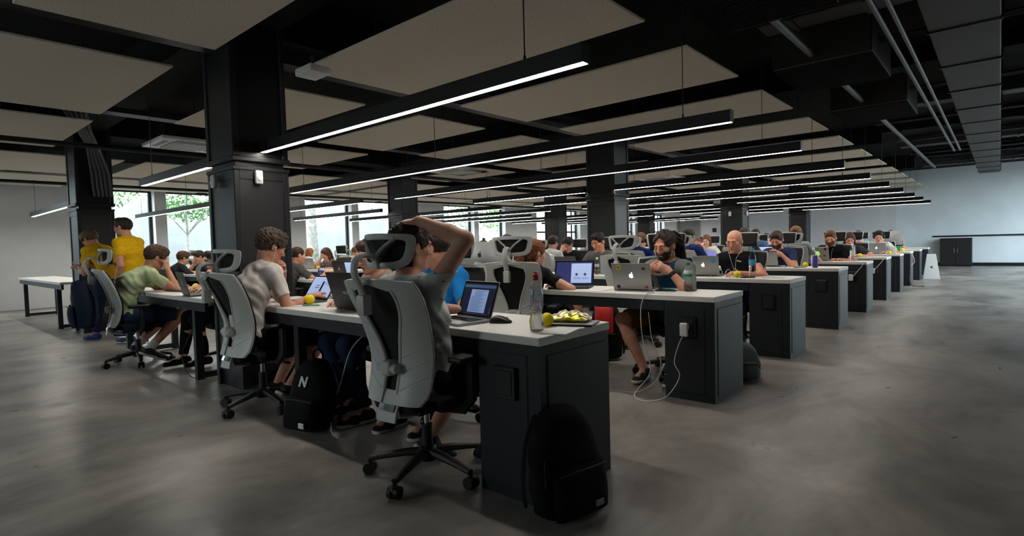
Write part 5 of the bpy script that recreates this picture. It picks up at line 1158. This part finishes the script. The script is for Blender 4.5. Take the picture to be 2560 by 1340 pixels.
for q, (a0, z0, a1, z1) in enumerate([(-75, .60, -62, .70), (-70, .56, -80, .66), (-66, .62, -78, .58), (-60, .58, -72, .52), (-64, .68, -72, .72), (-35, .60, -28, .64)]):
    A = [math.radians(a0 + (a1 - a0) * t) for t in (0, .5, 1)]; rr_ = .0352; sp_.tube([(math.cos(a) * rr_, math.sin(a) * rr_, (z0 + (z1 - z0) * t) * .268) for a, t in zip(A, (0, .5, 1))], [.0012, .0028, .001], 6)
sp_.build('label_splash', M_ink_b, b)
bottle(-.335, YK[1] + .34, 'water bottle with green and white label beside the man with dreadlocks', .225, .033, M_lgreen, (.50, .72), M_lbl, .46, lab2=(.50, .60, M_lgreen), text=[('~~~', .012, .66, -70, M_ink_r)])
bottle(xat(1881, 2, .18), YK[2] + .18, 'tall water bottle with blue label beside the bald man', .30, .034, M_lblue, (.40, .60), M_lblue, .40)
bottle(xat(1490, 2, .20), YK[2] + .22, 'small clear bottle before the young man in grey', .21, .028, M_lbl, (.45, .6), M_lbl, .5)
bottle(xat(2034, 3, .40), YK[3] + .40, 'clear bottle with white cap behind the blue can', .25, .030, M_lbl, (.4, .6), M_lbl, .5)
bottle(xat(2131, 4, .30), YK[4] + .30, 'clear bottle with lilac label before the woman in dark grey', .27, .033, M_lbl, (.3, .6), M_lbl, .5)
bottle(xat(803, 1, .36), YK[1] + .36, 'clear bottle with white and purple label beyond the typing man', .24, .032, M_lbl, (.35, .55), M_lbl, .5, lab2=(.35, .42, M_lpur))
bottle(xat(917, 1, .30), YK[1] + .30, 'white bottle standing behind the raised white headrest', .22, .032, M_lbl, (.3, .6), M_lbl, .5)
o = MB().lathe([(.0, 0), (.028, 0), (.031, .008), (.031, .13), (.024, .150), (.024, .153), (.0, .151)], 24, cap=False).build('drink_can', M_lpur, None, smooth=40); o.location = (xat(2038, 3, .14), YK[3] + .14, TOP + .001); tag(o, 'blue and silver drink can at the end of the fourth desk row', 'can')
o = MB().lathe([(.0, 0), (.028, 0), (.031, .008), (.031, .115), (.024, .130), (.0, .13)], 24, cap=False).build('drink_can', M_lpur, None, smooth=40); o.location = (xat(796, 1, .40), YK[1] + .42, TOP + .001); tag(o, 'purple can beside the purple labelled bottle', 'can')
# blue carton with red print, green box, phone dock
o = empty('juice_carton', (xat(1512, 2, .3), YK[2] + .30, TOP + .001), .3); tag(o, 'pale blue carton with red print before the young man in grey', 'carton'); cb = MB().box(-.05, .05, -.03, .03, 0, .15, .004, 1).build('box', mat('carton_blue', rgb(150, 190, 210), .5), o); MB().box(.012, .046, -.0312, -.0300, .02, .08).build('print', M_sred, cb)
MB().prism([(-.05, .15), (.05, .15), (.0, .185)], -.03, .03, Matrix(((1, 0, 0, 0), (0, 0, 1, 0), (0, 1, 0, 0), (0, 0, 0, 1)))).build('gable', mat('carton_top', rgb(170, 205, 220), .5), o)
o = MB().box(-.045, .045, -.03, .03, 0, .12, .01, 2).build('green_box', mat('bright_green', rgb(30, 160, 80), .5)); o.location = (xat(2246, 7, .3), YK[7] + .28, TOP + .001); tag(o, 'bright green box standing at the far end of the hall', 'box')
o = empty('phone_stand', (xat(2236, 6, .22), YK[6] + .22, TOP + .001)); tag(o, 'white phone standing upright before the man with headphones', 'phone'); MB().box(-.03, .03, -.005, .005, .01, .14, .003, 1).build('phone', M_swhite, o); MB().box(-.03, .03, -.03, .03, 0, .012, .003, 1).build('foot', M_swhite, o)
o = MB().sphere((0, 0, .03), (.03, .03, .03), 16, 10).tube([(.024 * math.cos(a), .024 * math.sin(a), .05) for a in np.linspace(0, 6.28, 15)], .007, 6).build('tape_roll', M_ablk, None, smooth=True); o.location = (xat(1470, 2, .26), YK[2] + .28, TOP); tag(o, 'black and yellow roll beside the yellow ball of the young man in grey', 'roll')
# mouse, crisp bag, tablets, papers, pens, phones, glasses
o = empty('computer_mouse', (-.44, .245, TOP + .001), math.radians(-60)); tag(o, 'sculpted black computer mouse beside the silver laptop', 'mouse')
MB().grid(lambda u, v: ((lambda a, t: (math.cos(a) * .034 * math.sin(PI * min(1, .12 + .80 * t)) ** .6 - .006 * math.sin(PI * t), -.055 + .11 * t, max(0, math.sin(a)) * (.047 - .020 * t) * math.sin(PI * min(1, .10 + .83 * t)) ** .55))(PI * u, v)), 17, 17).build('shell', mat('mouse_black', rgb(30, 30, 32), .28), o, smooth='full', solid=.002)
MB().cyl((-.004, .030, .024), (.004, .030, .024), .008, 12).build('wheel', M_chrome, o, smooth=True)
MB().box(-.038, -.026, -.02, .03, .012, .026, .004, 2).build('thumb_grip', M_greyplastic, o, smooth=True)
cr = random.Random(3)
def crumple(u, v):
    a, c = (u - .5) * 2, (v - .5) * 2; e = (1 - a * a) * (1 - c * c); n_ = abs(math.sin(5 * a + 2 * c)) * .010 - .005 + abs(math.sin(8 * c - 6 * a)) * .006 + math.sin(23 * a + 9 * c) * .0012
    return (a * .105 * (1 - .12 * c * c), c * .075, .005 + .036 * max(0, e) ** .6 + n_ * (.4 + e))
M_foil = mat('gold_foil', rgb(205, 205, 198), .3, metal=.7, col2=rgb(216, 200, 50), vscale=6)
def crisp(sgn): return lambda u, v: (lambda p: (p[0], p[1], p[2] if sgn > 0 else max(.001, .012 - .3 * p[2] * .2)))(crumple(u, v))
o = MB().grid(crisp(1), 34, 26).grid(crisp(-1), 34, 26).build('snack_bag', M_foil, None, smooth='full', weld=.0); o.location = (-.145, .43, TOP + .012); o.rotation_euler = (0, 0, .35); tag(o, 'crumpled yellow and silver foil snack bag', 'snack bag')
def slab(nm, x, y, rz, w, d, h, m, label, cat, z=TOP, top=None):
    o = empty(nm, (x, y, z + .001), math.radians(rz)); tag(o, label, cat); MB().box(-w / 2, w / 2, -d / 2, d / 2, 0, h, min(.004, h * .3), 2).build('body', m, o)
    if top: MB().box(-w / 2 + .006, w / 2 - .006, -d / 2 + .006, d / 2 - .006, h, h + .0006).build('face', top, o)
    return o
slab('tablet', -.12, .40, 20, .25, .17, .009, M_ablk, 'dark edged pale tablet under the snack bag', 'tablet', top=M_greyplastic)
slab('notepad', -.03, .20, 15, .12, .20, .003, M_paper, 'slim white notepad at the nearest desk corner', 'notepad')
slab('paper_sheet', -2.22, .19, 20, .21, .15, .002, M_paper, 'white paper under the yellow ball of the man in white', 'paper')
o = MB().cyl((-.07, 0, .005), (.06, 0, .005), .0045, 10).cyl((.06, 0, .005), (.072, 0, .005), .002, 8).build('pen', M_lgreen, None, smooth=True); o.location = (-2.16, .17, TOP + .004); o.rotation_euler = (0, 0, .5); tag(o, 'green and white pen on the paper of the man in white', 'pen')
slab('smartphone', -.50, YK[1] + .30, 15, .15, .075, .008, M_ablk, 'black smartphone beside the green labelled bottle', 'phone')
slab('paper_sheet', -.62, YK[1] + .46, 30, .20, .14, .004, mat('teal_folder', rgb(90, 150, 150), .6), 'teal edged paper by the elbow of the man with dreadlocks', 'paper')
slab('paper_sheet', -1.05, YK[1] + .18, 10, .20, .28, .002, M_paper, 'flat white paper beside the stickered laptop', 'paper')
slab('paper_sheet', xat(1930, 2, .25), YK[2] + .30, 10, .20, .28, .002, mat('paper_shade', rgb(200, 200, 198), .8), 'flat paper behind the blue labelled bottle', 'paper')
slab('smartphone', xat(1866, 2, .14), YK[2] + .16, 50, .13, .065, .009, M_ablk, 'dark phone between the yellow ball and the blue bottle', 'phone')
slab('smartphone', xat(1998, 3, .16), YK[3] + .16, 60, .13, .065, .009, M_ablk, 'dark phone before the man with folded hands', 'phone')
slab('keyboard', -4.95, .24, 8, .30, .12, .012, M_ablk, 'dark keyboard before the man in pale green', 'keyboard')
o = MB().tube([(math.cos(a) * .022, math.sin(a) * .022, .004) for a in np.linspace(0, 6.1, 16)], .0018, 6).tube([(.05 + math.cos(a) * .022, math.sin(a) * .022, .004) for a in np.linspace(0, 6.1, 16)], .0018, 6).build('eyeglasses', M_wire, None, smooth=True); o.location = (xat(1952, 3, .2), YK[3] + .2, TOP + .001); tag(o, 'pair of wire spectacles lying before the man with folded hands', 'glasses')
# chargers and cables
M_cablew = mat('white_cable', rgb(214, 212, 208), .45)
def charger(x, y, z, label):
    o = empty('power_adapter', (x, y, z)); tag(o, label, 'charger'); MB().box(-.028, .028, -.065, -.036, -.05, .045, .010, 3).build('brick', M_whiteplastic, o, smooth=True)
    MB().box(-.018, .018, -.038, -.0, -.005, .035, .004, 1).build('plug', M_whiteplastic, o, smooth=True); return o
charger(-.19, YK[1] - .022, .515, 'white power adapter plugged into the second desk cabinet')
def cable(P, r, m, label, name='charging_cable'):
    return tag(MB().tube(curve_pts(P), r, 7).build(name, m, None, smooth=True), label, 'cable')
y1 = YK[1]
cable([(-.50, y1 + .10, TOP + .004), (-.505, y1 - .006, TOP + .003), (-.54, y1 - .03, .64), (-.527, y1 - .035, .41), (-.47, y1 - .03, .18), (-.55, y1 - .10, .035), (-.52, y1 - .17, .006), (-.40, y1 - .20, .005), (-.30, y1 - .12, .04), (-.225, y1 - .075, .18), (-.265, y1 - .07, .275), (-.232, y1 - .07, .40), (-.20, y1 - .07, .467)], .0035, M_cablew, 'white cable looping from the stickered laptop to the wall adapter')
cable([(-.52, y1 + .05, .60), (-.49, y1 + .04, .40), (-.42, y1 + .03, .26), (-.43, y1 + .0, .12), (-.55, y1 - .05, .02), (-.66, y1 - .08, .006)], .003, M_cablew, 'second thin white cable hanging beneath the stickered laptop')
cable([(-1.62, .30, TOP - .12), (-1.66, .16, .50), (-1.70, .10, .30), (-1.72, .04, .12), (-1.62, -.03, .02), (-1.52, -.05, .006)], .004, M_cablew, 'white cable hanging below the black laptop on the nearest desk')
for px, k, lb in ((2105, 4, 'small white adapter on the fifth desk cabinet'), (2184, 5, 'small white adapter on the sixth desk cabinet')):
    charger(-.19, YK[k] - .022, .515, lb); cable([(-.05, YK[k] + .004, TOP + .004), (-.05, YK[k] - .03, TOP - .05), (-.11, YK[k] - .07, .60), (-.17, YK[k] - .07, .52)], .004, M_cablew, ('white cable to the adapter of the fifth desk' if k == 4 else 'white cable to the adapter of the sixth desk'))
cable([(.004, YK[7] + .10, TOP - .02), (.05, YK[7] + .05, .62), (.07, YK[7] - .0, .52), (.02, YK[7] - .03, .45)], .006, M_cablew, 'white cable loop at the end of the eighth desk')
cable([(-.02, YK[7] - .03, .25), (.03, YK[7] - .06, .02), (.25, YK[7] - .1, .008)], .008, M_cable, 'black cable trailing onto the aisle floor far back')
cable([(-4.05, .12, TOP - .05), (-4.02, .06, .5), (-4.2, -.0, .2), (-4.05, .02, .01), (-3.98, .2, .008), (-4.3, .35, .008)], .004, M_cable, 'thin black cable hanging under the inner desk end')

# ================================================================ backpacks and floor things
def backpack(x, y, rz, label, w=.31, h=.46, d=.18, m=None, strap=None, pocket=True, lean=8, z=0, logo=None, patch_=None, mpocket=None, loop=True, top=.55, pk0=.03, pkw=.40):
    m = m; o = empty('backpack', (x, y, z), math.radians(rz)); tag(o, label, 'backpack'); la = math.tan(math.radians(lean)); pw = 2.6
    def body(u, v):
        a = 2 * PI * u; t = v; prof = (1 - max(0, (t - top) / (1 - top)) ** 2.4) ** .5 if t > top else 1
        prof *= (.90 + .10 * math.sin(PI * min(1, t * 1.4))) * (min(1, t / .05) ** .4 if t < .05 else 1); prof = max(prof, .001)
        c, s = math.cos(a), math.sin(a); e = (abs(c) ** pw + abs(s) ** pw) ** (-1 / pw)
        wob = 1 + .018 * math.sin(7 * t * 3 + 3 * a) + .012 * math.sin(5 * a + 9 * t)
        return (c * e * w / 2 * prof * wob, s * e * d / 2 * (prof ** .6) * wob + la * h * t, .004 + h * t)
    b = MB().grid(body, 41, 29).build('body', m, o, smooth='full', weld=.002)
    if pocket:
        def pk(u, v):
            a, t = (u - .5) * 2, v; e = (1 - abs(a) ** 4) ** .5; f = max(0, math.sin(PI * min(1, .06 + t * .92))) ** .35
            return (a * w * pkw, -d * .50 * .96 - .045 * e * f + la * h * (.05 + .42 * t + (pk0 - .03) / h), pk0 + h * .44 * t)
        MB().grid(pk, 21, 17).build('front_pocket', mpocket or m, o, smooth='full')
        MB().tube([(-w * .36, -d * .5 - .03 + la * h * .45, h * .47), (0, -d * .5 - .042 + la * h * .47, h * .485), (w * .36, -d * .5 - .03 + la * h * .45, h * .47)], .004, 6).build('zip', M_cable, o)
    MB().tube(curve_pts([(-w * .44 * math.cos(t), -d * .33 * (1 - .4 * math.sin(t)) - .0 + la * h * (.35 + .62 * math.sin(t)), h * (.35 + .60 * math.sin(t))) for t in np.linspace(0, PI, 9)], 3), .004, 6).build('zip', M_cable, o)
    if loop: MB().tube(curve_pts([(-.035, d * .1 + la * h, h * .955), (-.04, d * .1 + la * h, h + .03), (0, d * .1 + la * h, h + .055), (.04, d * .1 + la * h, h + .03), (.035, d * .1 + la * h, h * .955)]), .009, 8, flat=.5).build('grab_handle', strap or m, o, smooth=True)
    for s in (-1, 1): MB().tube(curve_pts([(s * w * .22, d * .42 + la * h * .9, h * .90), (s * w * .34, d * .62 + la * h * .6, h * .62), (s * w * .46, d * .55 + la * h * .25, h * .25), (s * w * .50, d * .40, .05)]), [.022] * 18 + [.012], 8, flat=.3).build('shoulder_strap', strap or m, o, smooth=True)
    if logo:
        t = text_mesh('logo_lettering', logo, .085, M_swhite, o, extrude=.0012, shear=.28, bold=.004); M = Matrix.Translation((.0, -d * .5 - .002 + la * h * .70, h * .71)) @ Matrix.Rotation(PI / 2 - math.radians(lean), 4, 'X'); t.data.transform(M)
    if patch_: MB().box(patch_[0] - patch_[2], patch_[0] + patch_[2], -d * .5 - .056 + la * h * patch_[1], -d * .5 - .047 + la * h * patch_[1], h * patch_[1] - patch_[3], h * patch_[1] + patch_[3], .002, 1).build('patch', M_swhite if len(patch_) < 5 else patch_[4], o)
    return o
M_bblk = mat('bag_black', rgb(11, 11, 12), .8, spec=.2, bump=.2, bscale=300); M_bnavy = mat('bag_navy', rgb(28, 38, 56), .8, spec=.2, var=.1); M_bgrn = mat('bag_grey_green', rgb(86, 100, 98), .8, spec=.2, var=.15); M_bred = mat('bag_red', rgb(188, 34, 30), .6, var=.15, vscale=12)
backpack(-1.82, -.06, 14, 'black backpack with a white letter N, leaning on the desk leg', .33, .44, .19, M_bblk, lean=9, logo='N', patch_=(.07, .16, .022, .016))
backpack(.10, .055, 78, 'plain black backpack leaning on the nearest cabinet', .36, .45, .17, M_bblk, lean=7, patch_=(.05, .17, .022, .012, M_greyplastic), loop=False)
backpack(-.10, YK[1] + .82, 30, 'grey-green backpack on the floor behind the second cabinet', .28, .29, .18, M_bgrn, lean=14)
backpack(-1.40, YK[1] + .86, 20, 'black and red backpack on the floor beyond the second desk', .32, .56, .20, M_bblk, mpocket=M_bred, lean=6, pk0=.27, pkw=.28)
backpack(-5.24, -.50, -8, 'dark navy backpack hanging on the chair of the man in pale green', .33, .48, .17, M_bnavy, lean=-4, z=.42, strap=M_bnavy)
backpack(-2.28, .40, 5, 'dark navy bag on the floor under the nearest desk', .30, .34, .22, M_bnavy, lean=4)
o = empty('floor_stand', (.18, 15.45, 0), math.radians(8)); tag(o, 'white tapering floor stand with a black emblem at the aisle end', 'stand')
MB().prism([(-.17, 0), (.17, 0), (.09, .62), (-.09, .62)], -.012, .012, Matrix.Translation((0, -.10, 0)) @ Matrix.Rotation(PI / 2 - .13, 4, 'X')).build('front_board', M_whiteplastic, o)
MB().prism([(-.17, 0), (.17, 0), (.09, .62), (-.09, .62)], -.012, .012, Matrix.Translation((0, .10, 0)) @ Matrix.Rotation(PI / 2 + .13, 4, 'X')).build('back_board', M_whiteplastic, o)
pts, leaf = apple_poly(.028); M = Matrix.Translation((0, -.112 + .29 * math.tan(.13), .29)) @ Matrix.Rotation(PI / 2 - .13, 4, 'X'); MB().prism(pts, -.002, .002, M).prism(leaf, -.002, .002, M).build('emblem', M_sdark, o)
o = empty('black_cabinet', (.35, YB - .26, 0)); tag(o, 'tall black cabinet against the pale end wall', 'cabinet'); MB().box(-.42, .42, -.22, .22, .0, .94, .01, 1).build('body', M_bsteel, o)
for s in (0, 1): dd = MB().box(-.40 + s * .41, -.01 + s * .41, -.232, -.22, .05, .91, .003, 1).build('door', M_dark, o); MB().box((-.05 if s == 0 else .03), (-.03 if s == 0 else .05), -.25, -.232, .45, .60).build('handle', M_chrome, dd)
o = empty('monitor', (xat(1378, 7, .3), YK[7] + .05, TOP), PI); tag(o, 'dark monitor before the person at the far window', 'monitor'); MB().box(-.28, .28, -.02, .02, .12, .46, .006, 1).build('panel', M_dark, o); MB().box(-.02, .02, .0, .03, 0, .2).build('stand', M_dark, o); MB().box(-.12, .12, -.08, .08, 0, .012).build('foot', M_dark, o)
